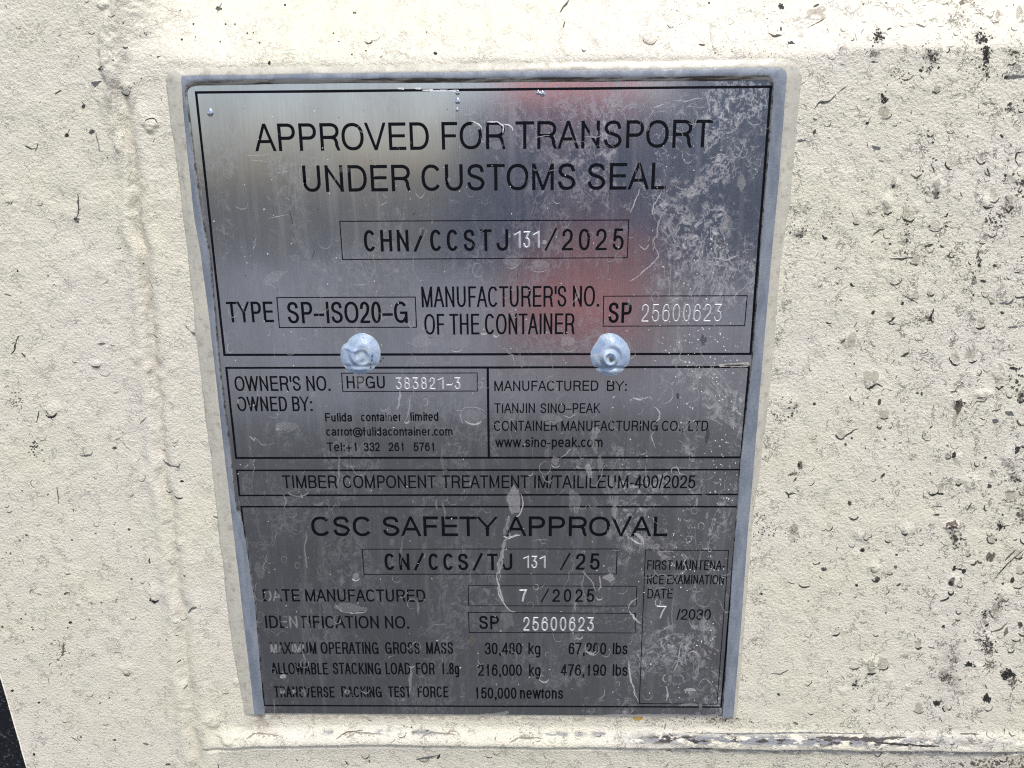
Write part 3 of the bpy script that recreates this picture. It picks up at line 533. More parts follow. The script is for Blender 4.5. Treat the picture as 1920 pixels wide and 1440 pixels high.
# glyph: (advance, left bearing, right bearing, strokes); strokes ('l' open | 'c' closed, points)
GL = {
 'A': (667, 14, 14, [('l', [(0, 0), (.455, 1)]), ('l', [(1, 0), (.545, 1)]), ('b', [(.17, .33), (.83, .33)])]),
 'B': (667, 74, 40, [('l', [(0, 0), (0, 1)]), ('b', bowl(.5, 1, .53, .9)), ('b', bowl(.55, .53, 0, 1))]),
 'C': (722, 44, 41, [('b', EL(36, 324))]),
 'D': (722, 81, 40, [('c', [(0, 0), (0, 1), (.42, 1)]+EL(90, -90, .42, .5, .58, .5, 20))]),
 'E': (667, 86, 40, [('b', [(1, 1), (0, 1), (0, 0), (1, 0)]), ('b', [(0, .52), (.93, .52)])]),
 'F': (611, 86, 30, [('b', [(1, 1), (0, 1), (0, .5)]), ('l', [(0, .6), (0, 0)]), ('b', [(0, .5), (.88, .5)])]),
 'G': (778, 44, 70, [('b', EL(38, 330)), ('b', [(.56, .47), (1, .47)]), ('l', [(1, .47), (1, 0)])]),
 'H': (722, 77, 77, [('l', [(0, 0), (0, 1)]), ('l', [(1, 0), (1, 1)]), ('b', [(0, .52), (1, .52)])]),
 'I': (278, 91, 91, [('l', [(.5, 0), (.5, 1)])]),
 'J': (500, 20, 70, [('l', [(1, 1), (1, .3)]+EL(0, -172, .5, .28, .5, .28, 14))]),
 'K': (667, 76, 14, [('l', [(0, 0), (0, 1)]), ('l', [(.95, 1), (0, .35)]), ('l', [(.32, .58), (1, 0)])]),
 'L': (556, 76, 20, [('l', [(0, 1), (0, 0)]), ('b', [(0, 0), (1, 0)])]),
 'M': (833, 73, 73, [('l', [(0, 0), (0, 1)]), ('l', [(1, 0), (1, 1)]), ('l', [(.03, 1), (.475, 0)]), ('l', [(.97, 1), (.525, 0)])]),
 'N': (722, 76, 76, [('l', [(0, 0), (0, 1)]), ('l', [(1, 0), (1, 1)]), ('l', [(.02, 1), (.98, 0)])]),
 'O': (778, 39, 39, [('c', EL(0, 346))]),
 'P': (667, 86, 35, [('l', [(0, 0), (0, 1)]), ('b', bowl(.55, 1, .46, 1))]),
 'R': (722, 86, 40, [('l', [(0, 0), (0, 1)]), ('b', bowl(.55, 1, .48, 1)), ('l', CR([(.5, .48), (.76, .45), (.9, .32), (.93, .14)])+[(1, 0)])]),
 'S': (667, 49, 47, [('b', S_)]),
 'T': (611, 18, 18, [('b', [(0, 1), (1, 1)]), ('l', [(.5, 1), (.5, 0)])]),
 'U': (722, 79, 79, [('l', [(0, 1), (0, .35)]+EL(180, 360, .5, .36, .5, .36, 18)+[(1, 1)])]),
 'V': (667, 14, 14, [('l', [(0, 1), (.46, 0)]), ('l', [(1, 1), (.54, 0)])]),
 'W': (944, 14, 14, [('l', [(0, 1), (.245, 0)]), ('l', [(.26, 0), (.49, 1)]), ('l', [(.51, 1), (.74, 0)]), ('l', [(.755, 0), (1, 1)])]),
 'X': (667, 14, 14, [('l', [(0, 0), (1, 1)]), ('l', [(0, 1), (1, 0)])]),
 'Y': (667, 14, 14, [('l', [(0, 1), (.5, .42)]), ('l', [(1, 1), (.5, .42)]), ('l', [(.5, .46), (.5, 0)])]),
 '0': (556, 37, 37, [('c', EL(0, 346))]),
 '1': (556, 110, 190, [('l', [(1, 0), (1, 1)]), ('b', CR([(1, .98), (.75, .82), (.4, .76), (0, .75)]))]),
 '2': (556, 30, 40, [('b', CR([(.04, .68), (.13, .9), (.5, 1), (.88, .9), (.96, .69), (.8, .46), (.38, .25), (.1, .1), (.0, 0)])), ('b', [(0, 0), (1, 0)])]),
 '3': (556, 34, 32, [('b', CR([(.03, .74), (.15, .93), (.48, 1), (.84, .92), (.92, .74), (.8, .58), (.42, .54)])), ('b', CR([(.42, .54), (.84, .48), (1, .27), (.85, .06), (.48, 0), (.12, .07), (0, .28)]))]),
 '4': (556, 25, 33, [('l', [(.76, 0), (.76, 1)]), ('b', [(.74, .98), (0, .26)]), ('b', [(0, .24), (1, .24)])]),
 '5': (556, 32, 32, [('b', [(.9, 1), (.18, 1), (.07, .46)]), ('b', CR([(.07, .46), (.28, .61), (.55, .64), (.9, .53), (1, .32), (.88, .09), (.48, 0), (.13, .08), (0, .27)]))]),
 '6': (556, 38, 37, [('c', EL(0, 346, .5, .32, .5, .32)), ('b', CR([(.92, .77), (.78, .95), (.52, 1), (.2, .88), (.03, .58), (0, .32)]))]),
 '7': (556, 37, 37, [('b', [(0, 1), (1, 1)]), ('l', CR([(1, 1), (.68, .62), (.45, .3), (.36, 0)]))]),
 '8': (556, 38, 38, [('c', EL(0, 346, .5, .765, .43, .235)), ('c', EL(0, 346, .5, .27, .5, .27))]),
 '9': (556, 38, 37, [('c', EL(0, 346, .5, .68, .5, .32)), ('b', CR([(.08, .23), (.22, .05), (.48, 0), (.8, .12), (.97, .42), (1, .68)]))]),
 'a': (556, 40, 20, [('b', CR([(.07, .54), (.2, .7), (.48, XH), (.8, .68), (.88, .52)])+[(.88, .12), (.93, .02), (1, .01)]), ('b', CR([(.88, .44), (.5, .39), (.12, .31), (0, .17), (.14, .02), (.4, 0), (.72, .08), (.88, .28)]))]),
 'b': (556, 66, 35, [('l', [(0, 0), (0, 1)]), LOOP]),
 'c': (500, 30, 30, [('b', EL(40, 320, .5, XH/2, .5, XH/2))]),
 'd': (556, 35, 66, [('l', [(1, 0), (1, 1)]), LOOP]),
 'e': (556, 40, 40, [('b', [(0, .37), (1, .37)]), ('b', EL(2, 318, .5, XH/2, .5, XH/2))]),
 'f': (278, 14, 14, [('b', CR([(1.15, 1), (.7, 1), (.42, .93), (.36, .78)])), ('l', [(.36, .8), (.36, 0)]), ('b', [(-.35, .66), (1.15, .66)])]),
 'g': (556, 40, 66, [LOOP, ('b', [(1, XH), (1, -.1)]+CR([(1, -.12), (.85, -.26), (.5, -.3), (.12, -.22)]))]),
 'i': (222, 68, 68, [('l', [(.5, 0), (.5, .69)]), ('l', [(.5, .975), (.5, 1)])]),
 'k': (500, 66, 10, [('l', [(0, 0), (0, 1)]), ('b', [(.92, XH), (0, .24)]), ('l', [(.36, .44), (1, 0)])]),
 'l': (222, 68, 68, [('l', [(.5, 0), (.5, 1)])]),
 'm': (833, 66, 66, [('l', [(0, 0), (0, XH)]), ('l', [(x*.5, y) for x, y in NARCH]), ('l', [(.5+x*.5, y) for x, y in NARCH])]),
 'n': (556, 66, 66, [('l', [(0, 0), (0, XH)]), ('l', NARCH)]),
 'o': (556, 36, 36, [LOOP]),
 'p': (556, 66, 35, [('b', [(0, -.28), (0, XH)]), LOOP]),
 'r': (333, 66, 10, [('l', [(0, 0), (0, XH)]), ('b', CR([(0, .42), (.2, .62), (.55, .71), (1, .72)]))]),
 's': (500, 32, 32, [('b', sc(S_))]),
 't': (278, 14, 14, [('b', [(.42, .93), (.42, .16)]+CR([(.42, .14), (.56, .03), (1.1, .02)])), ('b', [(-.45, .67), (1.3, .67)])]),
 'u': (556, 66, 66, [('l', [(1, 0), (1, XH)]), ('b', [(0, XH)]+[(1-x, XH-y) for x, y in NARCH][::-1][1:])]),
 'w': (722, 10, 10, [('l', [(0, XH), (.25, 0)]), ('l', [(.26, 0), (.49, XH)]), ('l', [(.51, XH), (.74, 0)]), ('l', [(.75, 0), (1, XH)])]),
 'h': (556, 66, 66, [('l', [(0, 0), (0, 1)]), ('l', NARCH)]),
 '@': (1015, 30, 30, [('b', EL(-62, 290, .5, .38, .5, .6, 36, 2)), ('c', EL(0, 346, .48, .38, .2, .27)), ('b', [(.71, .62), (.67, .22), (.73, .13), (.82, .13)])]),
 '.': (278, 90, 90, [('d', (.5, .0))]), ',': (278, 90, 90, [('d', (.5, .0)), ('b', [(.9, .02), (.45, -.16)])]),
 ':': (278, 90, 90, [('d', (.5, .0)), ('d', (.5, .6))]), "'": (191, 60, 60, [('l', [(.5, .68), (.5, 1)])]),
 '-': (333, 30, 30, [('b', [(0, .35), (1, .35)])]), '_': (556, 20, 20, [('b', [(0, .38), (1, .38)])]),
 '/': (278, 0, 0, [('b', [(0, -.02), (1, 1.02)])]), '+': (584, 50, 50, [('b', [(0, .35), (1, .35)]), ('b', [(.5, .0), (.5, .7)])]), ' ': (278, 0, 0, []),
}
BOLD = [1.13]
STAMP = dict(GL)
STAMP['3'] = (556, 40, 40, [('b', [(.02, 1), (.95, 1), (.42, .6)]), ('b', CR([(.42, .6), (.82, .54), (1, .3), (.86, .07), (.48, 0), (.14, .06), (0, .22)]))])
STAMP['1'] = (480, 110, 130, [('b', [(1, 0), (1, 1), (0, .82)])])
STAMP['7'] = (556, 37, 37, [('b', [(0, 1), (1, 1), (.62, .5), (.42, 0)])])
def ribbon(pts, t, closed, ext, out_v, out_f, y, clampv=None, rounded=False, crown=0.0):
    p = [np.array(q) for q in pts]
    q = [p[0]]
    for k in p[1:]:
        if np.linalg.norm(k-q[-1]) > t*.02: q.append(k)
    p = q
    if len(p) < 2: return
    if not closed and ext:
        a = p[0]-p[1]; p[0] = p[0]+a/np.linalg.norm(a)*ext
        b = p[-1]-p[-2]; p[-1] = p[-1]+b/np.linalg.norm(b)*ext
    n = len(p); L = []; R = []
    for i in range(n):
        a = p[i]-p[i-1] if (i > 0 or closed) else p[1]-p[0]
        b = p[(i+1) % n]-p[i] if (i < n-1 or closed) else p[-1]-p[-2]
        a = a/np.linalg.norm(a); b = b/np.linalg.norm(b)
        na = np.array([-a[1], a[0]]); nb = np.array([-b[1], b[0]]); m = na+nb; l = np.linalg.norm(m)
        m = na if l < 1e-6 else m/l
        k = min(1/max(m @ na, .35), 2.2)
        wd = t/2
        L.append(p[i]+m*k*wd); R.append(p[i]-m*k*wd)
    if clampv:
        for S in (L, R):
            for i in range(n): S[i] = np.array([S[i][0], min(max(S[i][1], clampv[0]), clampv[1])])
    s = len(out_v)
    if crown:
        for i in range(n): out_v += [(L[i][0], y, L[i][1]), (p[i][0], y-crown, p[i][1]), (R[i][0], y, R[i][1])]
        for i in range(n if closed else n-1):
            j = (i+1) % n; out_f += [(s+3*i, s+3*i+1, s+3*j+1, s+3*j), (s+3*i+1, s+3*i+2, s+3*j+2, s+3*j+1)]
    else:
        for i in range(n): out_v.append((L[i][0], y, L[i][1])); out_v.append((R[i][0], y, R[i][1]))
        for i in range(n if closed else n-1):
            j = (i+1) % n; out_f.append((s+2*i, s+2*i+1, s+2*j+1, s+2*j))
    if rounded and not closed:
        for e, nb_ in ((0, 1), (n-1, n-2)):
            c = p[e]; d = p[e]-p[nb_]; a0 = math.atan2(d[1], d[0]); s = len(out_v)
            out_v.append((c[0], y-crown, c[1]))
            for a in np.linspace(a0-np.pi/2, a0+np.pi/2, 9): out_v.append((c[0]+t/2*math.cos(a), y, c[1]+t/2*math.sin(a)))
            for i in range(8): out_f.append((s, s+1+i, s+2+i))
def set_text(V, Fc, text, Lp, Rp, base, top, wt, y, glyphs=GL, mono=None, rounded=False):
    """one run of lettering fitted between two points of the plate; wt = stroke / cap height"""
    x0 = P(*Lp)[0]; x1 = P(*Rp)[0]; zb = P(*base)[2]; zt = P(*top)[2]; H = zt-zb; t = wt*H*BOLD[0]
    if mono:                                    # mono = glyph width / pitch
        n = len(text); Wd = x1-x0; pitch = Wd/(n-1+mono); gx = [(x0+i*pitch, pitch*mono) for i in range(n)]
    else:
        adv = [glyphs[c] for c in text]
        tot = sum(a[0] for a in adv)-adv[0][1]-adv[-1][2]; k = (x1-x0)/tot; gx = []; cx = x0-adv[0][1]*k
        for a in adv: gx.append((cx+a[1]*k, (a[0]-a[1]-a[2])*k)); cx += a[0]*k
    for ci, (c, (gx0, gw)) in enumerate(zip(text, gx)):
        for si, (kind, pts) in enumerate(glyphs[c][3]):
            yy = y-si*2e-6
            iw = max(gw-t, t*.02)
            if mono and c == 'I': gx0 += 0
            mp = lambda q: (gx0+t/2+q[0]*iw, zb+t/2+q[1]*(H-t))
            if kind == 'd':
                a = mp(pts); d = t*.62
                s = len(V); V += [(a[0]-d, yy, a[1]-t/2), (a[0]+d, yy, a[1]-t/2), (a[0]+d, yy, a[1]-t/2+2*d), (a[0]-d, yy, a[1]-t/2+2*d)]; Fc.append((s, s+1, s+2, s+3)); continue
            q = [mp(z) for z in pts]
            wob = 1
            diag = kind == 'l'
            ext = 0 if (kind == 'c' or rounded) else (t*.75 if diag else (t/2 if len(pts) <= 4 else 0))
            cl = None
            if diag:
                lo = min(z[1] for z in pts); hi = max(z[1] for z in pts)
                cl = (zb+t/2+lo*(H-t)-t/2, zb+t/2+hi*(H-t)+t/2)
            ribbon(q, t*(.94 if kind == 'b' and len(pts) < 3 else 1), kind == 'c', ext, V, Fc, yy, cl, rounded, t*.32 if rounded else 0)

# ------------------------------------------------------------------ build: wall and seal edge
panel = build_wall()
tag(panel, 'cream painted container wall with chipped, dirt specked rough paint around the metal plate', 'wall')
wm = wall_marks().build('chips_and_lip_shade', mark_material('chip_grime_and_shade', .8, .2), panel, lambda a, b: surf(a, b, .00009))
tag(wm, 'dark chips, pits, dirt specks and painted lip shade in the cream paint', kind='stuff')

def build_gasket():
    n = N('black_rubber')
    sp = n.math('MULTIPLY', n.ramp(n.noise(700, 4, .7), .54, .68), n.ramp(n.noise(90, 3, off=4), .35, .65, .15, 1))
    n.set(Base_Color=n.mix(sp, (.008, .0095, .014), (.16, .17, .2)), Roughness=.7, Specular_IOR_Level=.25, Normal=n.bump(n.noise(900, 3), .0006, .7))
    zs = np.linspace(.12, -.62, 40); V = []; prof = [(.0065, .030), (.0055, .012), (-.001, .0075), (-.010, .0062), (-.022, .0075), (-.034, .014), (-.036, .03)]
    for z in zs:
        for dx, y in prof: V.append((max(edge_x(z), -.62)+dx-.004, y, z))
    k = len(prof); i = np.arange(len(zs)*k).reshape(len(zs), k)
    Fc = np.stack([i[:-1, :-1], i[:-1, 1:], i[1:, 1:], i[1:, :-1]], -1).reshape(-1, 4)
    o = mesh_np('rubber_seal', V, Fc, n.m, None, True)
    return tag(o, 'black dust flecked rubber seal beyond the painted edge in the bottom left corner', 'rubber seal')
build_gasket()

# ------------------------------------------------------------------ the plate
plate = empty('data_plate')
tag(plate, 'grimy brushed metal approval plate with black printed boxes, lettering and stamped numbers', 'data plate')
steel = plate_material()
WORN = [(548, 1166, 26), (516, 1215, 16), (556, 1216, 13), (528, 1296, 9), (552, 1297, 7), (650, 1297, 8), (566, 1212, 8), (1115, 250, 7), (945, 228, 9), (893, 235, 8), (447, 753, 7), (512, 1117, 18)]
ink = ink_material(WORN)
def bevel_plate():
    c = [P(330, 148), P(1476, 138), P(1372, 1343.5), P(480, 1337.5)]
    x0 = min(c[0][0], c[3][0]); x1 = max(c[1][0], c[2][0]); z1 = max(c[0][2], c[1][2]); z0 = (c[2][2]+c[3][2])/2
    bm = bmesh.new(); bmesh.ops.create_cube(bm, size=1)
    for v in bm.verts: v.co = Vector((x0 if v.co.x < 0 else x1, .0 if v.co.y < 0 else .0022, z0 if v.co.z < 0 else z1))
    bmesh.ops.bevel(bm, geom=[e for e in bm.edges], offset=.00022, segments=2, affect='EDGES')
    me = bpy.data.meshes.new('sheet'); bm.to_mesh(me); bm.free(); me.materials.append(steel)
    o = bpy.data.objects.new('sheet', me); COL.objects.link(o); o.parent = plate
bevel_plate()

LY = -.00004
def frame(name, tl, tr, br, bl, wd_px, sides='tlbr', extra=None, y=LY):
    """printed rectangle: outer corners in photo pixels, line width in photo pixels"""
    a, b, c, d = [P(*q) for q in (tl, tr, br, bl)]
    k = .000195*wd_px
    A4 = [np.array([q[0], q[2]]) for q in (a, b, c, d)]
    V = []; Fc = []
    cx = sum(A4)/4
    ins = [q + np.sign(cx-q)*k for q in A4]
    n = 14
    for i in range(4):
        o0, o1, i0, i1 = A4[i], A4[(i+1) % 4], ins[i], ins[(i+1) % 4]
        s = len(V); ph = RNG.uniform(0, 50)
        for t in np.linspace(0, 1, n):
            po = o0+(o1-o0)*t; pi_ = i0+(i1-i0)*t
            j = (vnoise(np.array([t*n*1.7+ph]), np.array([ph]), 3)[0]-.5)*k*.22
            d_ = (pi_-po); d_ = d_/max(np.linalg.norm(d_), 1e-9)
            V += [(po[0], y, po[1]), (pi_[0]+d_[0]*j, y, pi_[1]+d_[1]*j)]
        for q in range(n-1): Fc.append((s+2*q, s+2*q+1, s+2*q+3, s+2*q+2))
    if extra:
        (u0, v0), (u1, v1), wx = extra
        p0, p1 = P(u0, v0), P(u1, v1); h = .000195*wx/2; s = len(V); yy = y-2e-6
        V += [(p0[0]-h, yy, p0[2]), (p0[0]+h, yy, p0[2]), (p1[0]+h, yy, p1[2]), (p1[0]-h, yy, p1[2])]; Fc.append((s, s+1, s+2, s+3))
    return mesh_np(name, V, Fc, ink, plate)
frame('border_frame', (365, 171), (1448, 160), (1409, 665.5), (419, 667.5), 4.4)
frame('border_frame', (422, 688), (1406.5, 686), (1391.5, 859.5), (441, 860.5), 4.2, extra=((914.5, 691), (916.5, 857), 4.6))
frame('border_frame', (442.5, 880.5), (1390.5, 879), (1387, 928.5), (447.5, 930.5), 3.6)
frame('border_frame', (450.6, 948.5), (1385, 948.5), (1353.5, 1327), (494, 1324), 3.6)
for q in [((636, 414), (1180, 411.5), (1177, 484), (641.5, 487.5), 1.9), ((518, 557), (779.5, 556), (782, 614.5), (523, 615), 2.0), ((1131, 554.5), (1402, 553.5), (1397, 611.5), (1130, 612.5), 1.8),
          ((639.6, 699), (895.6, 698.5), (896, 734), (642, 735), 1.8), ((678, 1029), (1158, 1028.5), (1156.5, 1077), (682, 1077.5), 1.8), ((877, 1097.5), (1195, 1098.5), (1193.5, 1137), (878, 1136.5), 1.7),
          ((877.5, 1147.5), (1192.5, 1149.5), (1191.5, 1187.5), (879, 1186.5), 1.7), ((1209.5, 1030.5), (1367, 1031.5), (1345, 1321), (1198, 1319.5), 1.6)]:
    frame('field_box', *q)

def text(runs, wt, label=None, **kw):
    V = []; Fc = []
    for (s, L, R, b, t) in runs: set_text(V, Fc, s, L, R, b, t, wt, LY, **kw)
    o = mesh_np('lettering', V, Fc, ink, plate)
    if label: o['label'] = label
    return o
def row(words, yb, yt):
    """words: (text, x left, x right) on one baseline given at the row's middle"""
    return [(s, (a, (yb+yt)/2), (b, (yb+yt)/2), ((a+b)/2, yb), ((a+b)/2, yt)) for s, a, b in words]
text([('APPROVED FOR TRANSPORT', (480, 283), (1337, 227), (908, 280), (908, 228))], .108, 'large black heading reading APPROVED FOR TRANSPORT')
text([('UNDER CUSTOMS SEAL', (566, 311), (1248, 354), (907, 357.5), (907, 307.5))], .112, 'large black heading reading UNDER CUSTOMS SEAL')
text([('CHN/CCSTJ', (682.5, 455), (953, 452), (816, 471), (816, 430.5))], .122, mono=.70)
text([('/', (1021.6, 468), (1044.5, 430), (1033, 469), (1033, 428)), ], .085)
text([('2025', (1053.5, 450), (1169.5, 450), (1110, 469.3), (1110, 428.7))], .105, mono=.66)
text([('TYPE', (423.4, 567), (514, 603), (470, 604.3), (470, 565.5))], .105)
text(row([('SP_ISO20_G', 538.5, 764)], 606, 565.5), .11)
text([("MANUFACTURER'S NO.", (791, 575), (1122, 574), (957, 575.5), (957, 536.5))], .088)
text(row([('OF THE CONTAINER', 795.5, 1077)], 627, 588), .088)
text(row([('SP', 1140.6, 1184.4)], 605.5, 567), .12)
text([("OWNER'S NO.", (440, 722), (619, 732), (530, 733), (530, 705))], .105)
text(row([('OWNED BY:', 444.4, 584)], 771, 743.5), .105)
text(row([('HPGU', 650, 721.5)], 728.3, 705), .115)
text(row([('MANUFACTURED', 926.7, 1122), ('BY:', 1138, 1175)], 733, 713.7), .115)
text(row([('TIANJIN', 927, 1003), ('SINO_PEAK', 1013, 1125)], 774.6, 756), .11)
text(row([('CONTAINER', 926, 1045.5), ('MANUFACTURING', 1052.5, 1233.5), ('CO., LTD', 1241, 1328)], 808, 788.8), .11)
text(row([('www.sino-peak.com', 928.5, 1130)], 838.5, 819.5), .125)
text([('Fulida', (609.6, 783), (660.6, 783), (635, 790.5), (635, 774.3)), ('container', (676.7, 783), (752.3, 783), (715, 790), (715, 773.6)), ('limited', (769.4, 781), (822, 781), (796, 789.2), (796, 772.8))], .135)
text([('carrot@fulidacontainer.com', (611.7, 813), (848.5, 811), (730, 817), (730, 801))], .13)
text(row([('Tel:+1', 612.7, 668.3), ('332', 681.9, 712.3), ('261', 728.3, 756.5), ('5761', 775.2, 813.8)], 846, 829.6), .13)
text(row([('TIMBER', 529.4, 631.5), ('COMPONENT', 643, 817), ('TREATMENT', 828.5, 991.5), ('IM/TAILILEUM-400/2025', 1001.5, 1304)], 915.4, 891.2), .105, 'black line of lettering about timber component treatment')
text(row([('CSC', 583.5, 697), ('SAFETY', 717, 931.7), ('APPROVAL', 949.8, 1252)], 1005.3, 968.3), .128, 'bold black heading reading CSC SAFETY APPROVAL')
text(row([('CN/CCS/TJ', 721, 960.7)], 1069, 1037.8), .13, mono=.70)
text(row([('/', 1050, 1069.5)], 1069, 1037.2), .08)
text(row([('25', 1079.3, 1124.5)], 1068.3, 1037.5), .12, mono=.70)
text(row([('FIRST MAINTENA-', 1213.5, 1359)], 1068.5, 1050.5), .10)
text(row([('NCE EXAMINATION', 1213, 1357.5)], 1095.5, 1078), .10)
text(row([('DATE', 1214, 1261.5)], 1122, 1104), .10)
text(row([('/2030', 1268.5, 1333)], 1162, 1142), .105)
text(row([('DATE MANUFACTURED', 493, 797.3)], 1128, 1105), .112)
text(row([('/', 1014, 1029.7)], 1129, 1104), .08)
text(row([('2025', 1035.7, 1114)], 1128.5, 1104.7), .11, mono=.66)
text(row([('IDENTIFICATION NO.', 497.4, 766)], 1178, 1154.6), .112)
text(row([('SP', 898, 935.6)], 1179.4, 1154.7), .125)
text(row([('MAXIMUM', 507, 593), ('OPERATING', 601, 709.5), ('GROSS', 722, 787), ('MASS', 799, 849.6)], 1226, 1204),.105)
text(row([('30,480', 908.8, 978.5), ('kg', 990.7, 1013.4)], 1227, 1205),.105)
text(row([('67,200', 1066, 1136.6), ('lbs', 1149, 1177)], 1227, 1205),.105)
text(row([('ALLOWABLE', 508.6, 614.7), ('STACKING', 623.9, 714), ('LOAD', 723, 769.4), ('FOR', 780, 814.8), ('1.8g', 827.8, 860.6)], 1264.4, 1242.6),.105)
text(row([('216,000', 896, 978.5), ('kg', 991.8, 1013.4)], 1267.2, 1245.6),.105)
text(row([('476,190', 1051, 1136.6), ('lbs', 1148.8, 1177)], 1267.2, 1245.6),.105)
text(row([('TRANSVERSE', 514, 627), ('RACKING', 640, 715.5), ('TEST', 728, 770), ('FORCE', 783, 840.5)], 1307.5, 1287), .108)
text(row([('150,000', 891, 968.4), ('newtons', 975, 1056)], 1310, 1289), .112)

BOLD[0] = 1.0
punch = simple('punched_bright_metal', (.62, .63, .64), .5, .2, .4, (.46, .47, .48), 700)
punch.set(Normal=punch.bump(punch.noise(1500, 3), .00006, .6))
def stamp(runs, wt, label=None):
    V = []; Fc = []
    for (s, L, R, b, t) in runs: set_text(V, Fc, s, L, R, b, t, wt, -.00006, glyphs=STAMP, mono=.74, rounded=True)
    o = mesh_np('stamped_number', V, Fc, punch.m, plate)
    if label: o['label'] = label
stamp(row([('131', 963, 1012)], 465.5, 433.5), .12)
stamp(row([('25600623', 1202.5, 1353)], 603.5, 570), .085)
stamp(row([('383821-3', 741.7, 863.5)], 730.5, 707.5), .135)
stamp(row([('131', 980.5, 1023)], 1065.5, 1042), .12)
stamp(row([('7', 973.5, 988)], 1128.4, 1105), .14)
stamp(row([('25600623', 980.6, 1113.5)], 1183, 1156.8), .11)
stamp(row([('7', 1230.5, 1249)], 1160, 1136), .10, 'faint stamped 7 half lost under white scale')

# dried water marks, scale, runs and painted sparkle on the plate
def plate_marks():
    m = Marks(); B = m.blob; C = m.crescent; L = m.line
    W = lambda a=.6, v=.62: (v, v*.99, v*.97, a)
    # explicit ones
    B(886, 782, 22, 15, 0, W(.10), .25); C(886, 780, 20, 3.4, 92, 120, W(.85), .75); C(886, 776, 22, 2, -90, 150, W(.5), .6); C(886, 782, 22, 1.4, 180, 90, W(.6), .8)
    B(1034, 786, 20, 9, .05, W(.12), .3); C(1035, 778, 24, 2.2, 85, 110, W(.55), .55); L([(1056, 778), (1068, 784), (1080, 776)], 1.4, W(.6))
    B(964, 940, 13, 26, .08, W(.3), .3); C(968, 945, 12, 2.2, 20, 150, W(.75), 2.0); L([(957, 968), (950, 985), (946, 1002)], 8, W(.22), 2); L([(944, 1006), (952, 1010), (966, 1004), (976, 1003)], 3.6, W(.85), .8)
    L([(958, 1000), (946, 1018), (938, 1050), (930, 1082)], 6, W(.35), 2.2); L([(930, 1080), (936, 1104), (946, 1130)], 3.4, W(.6), 1); L([(932, 1100), (936, 1118), (948, 1136), (955, 1146), (966, 1148)], 2.2, W(.75), 1.2); L([(946, 1018), (940, 1060), (936, 1090)], 2, W(.6), 1.6)
    B(1118, 808, 9, 9, 0, W(.2), .5); L([(1118, 800), (1112, 826), (1120, 850)], 13, W(.16), 2.6); L([(1106, 866), (1103, 885), (1108, 898)], 12, W(.3), 2.4); C(1042, 867, 9, 2.4, 90, 150, W(.6), 1.0); B(1041, 864, 7, 9, 0, W(.2), .2); L([(1049, 860), (1061, 853), (1071, 840)], 1.6, W(.5))
    L([(1186, 746), (1200, 750), (1206, 745)], 4, W(.8), .6); L([(1206, 747), (1216, 744), (1223, 750)], 2, W(.7)); L([(1226, 762), (1236, 772), (1238, 784), (1230, 792)], 2.2, W(.75), 1.2); L([(1228, 806), (1220, 818), (1230, 840)], 2.2, W(.5), 1.4); L([(1148, 748), (1154, 742)], 2.6, W(.85), .6)
    m.f.append((m.n, m.n+1, m.n+2, m.n+3)); m.v += [(1346, 683), (1404, 679), (1406, 685), (1350, 688)]; m.c += [(.5, .48, .45, .95)]*4; m.n += 4; B(1382, 686, 20, 3, 0, (.42, .40, .38, .95), .4)
    L([(1273, 1322), (1295, 1320), (1310, 1322)], 5, W(.3), 1); L([(1282, 1294), (1298, 1293), (1306, 1296)], 4.6, W(.55), .4)
    L([(900, 1341), (930, 1339), (954, 1336)], 5, W(.35, .5), .4, None, False); L([(1130, 1341), (1240, 1341), (1345, 1342)], 4, W(.45, .45), 1, None, False)
    L([(1200, 352), (1192, 375), (1183, 400)], 2.2, W(.7), 1.4); L([(1240, 360), (1228, 380), (1222, 402)], 2.6, W(.55), 1.8); L([(1240, 400), (1230, 440), (1224, 470)], 3.4, W(.45), 2.4); L([(1228, 460), (1236, 480), (1222, 495), (1200, 515), (1180, 528)], 2.4, W(.6), 1.6); L([(1338, 484), (1362, 488), (1386, 478)], 3, W(.6), 1)
    L([(1320, 240), (1340, 250), (1352, 262)], 2, W(.4), 1.5); L([(1225, 202), (1245, 196)], 2.4, W(.7), .8); L([(1265, 190), (1290, 188), (1322, 184)], 2.6, W(.55), 2); L([(1225, 205), (1216, 222)], 1.6, W(.6))
    B(960, 490, 15, 10, 0, W(.12), .3); C(960, 490, 13, 1.6, 80, 150, W(.5)); C(1010, 496, 20, 2, 88, 110, W(.55), .7); B(1010, 498, 20, 8, 0, W(.14), .4); B(790, 640, 18, 12, 0, W(.12), .12); C(782, 634, 18, 1.4, 90, 140, W(.6), .8); C(856, 652, 12, 2.6, 90, 130, W(.65), .6); B(862, 640, 18, 14, 0, W(.07)); B(1064, 640, 14, 9, 0, W(.2), .3)
    C(1066, 652, 14, 1.8, 85, 130, W(.5), .5); C(907, 622, 5, 3, 90, 150, W(.75)); C(930, 626, 5, 3, 95, 150, W(.8)); C(1208, 456, 9, 2.4, 90, 170, W(.6), 1.2); C(1210, 448, 7, 2, 0, 120, W(.35)); B(1021, 454, 4, 4, 0, W(.45), .2)
    C(560, 915, 26, 4, 90, 110, W(.42), .55); L([(564, 926), (566, 934)], 2.4, W(.6)); L([(752, 734), (748, 752), (744, 770)], 4.5, W(.45), 1.6); L([(770, 740), (767, 770), (762, 788)], 3, W(.3), 1.2); C(762, 788, 5, 3, 90, 160, W(.6)); C(797, 754, 5, 1.4, 0, 359, W(.5), 1.2)
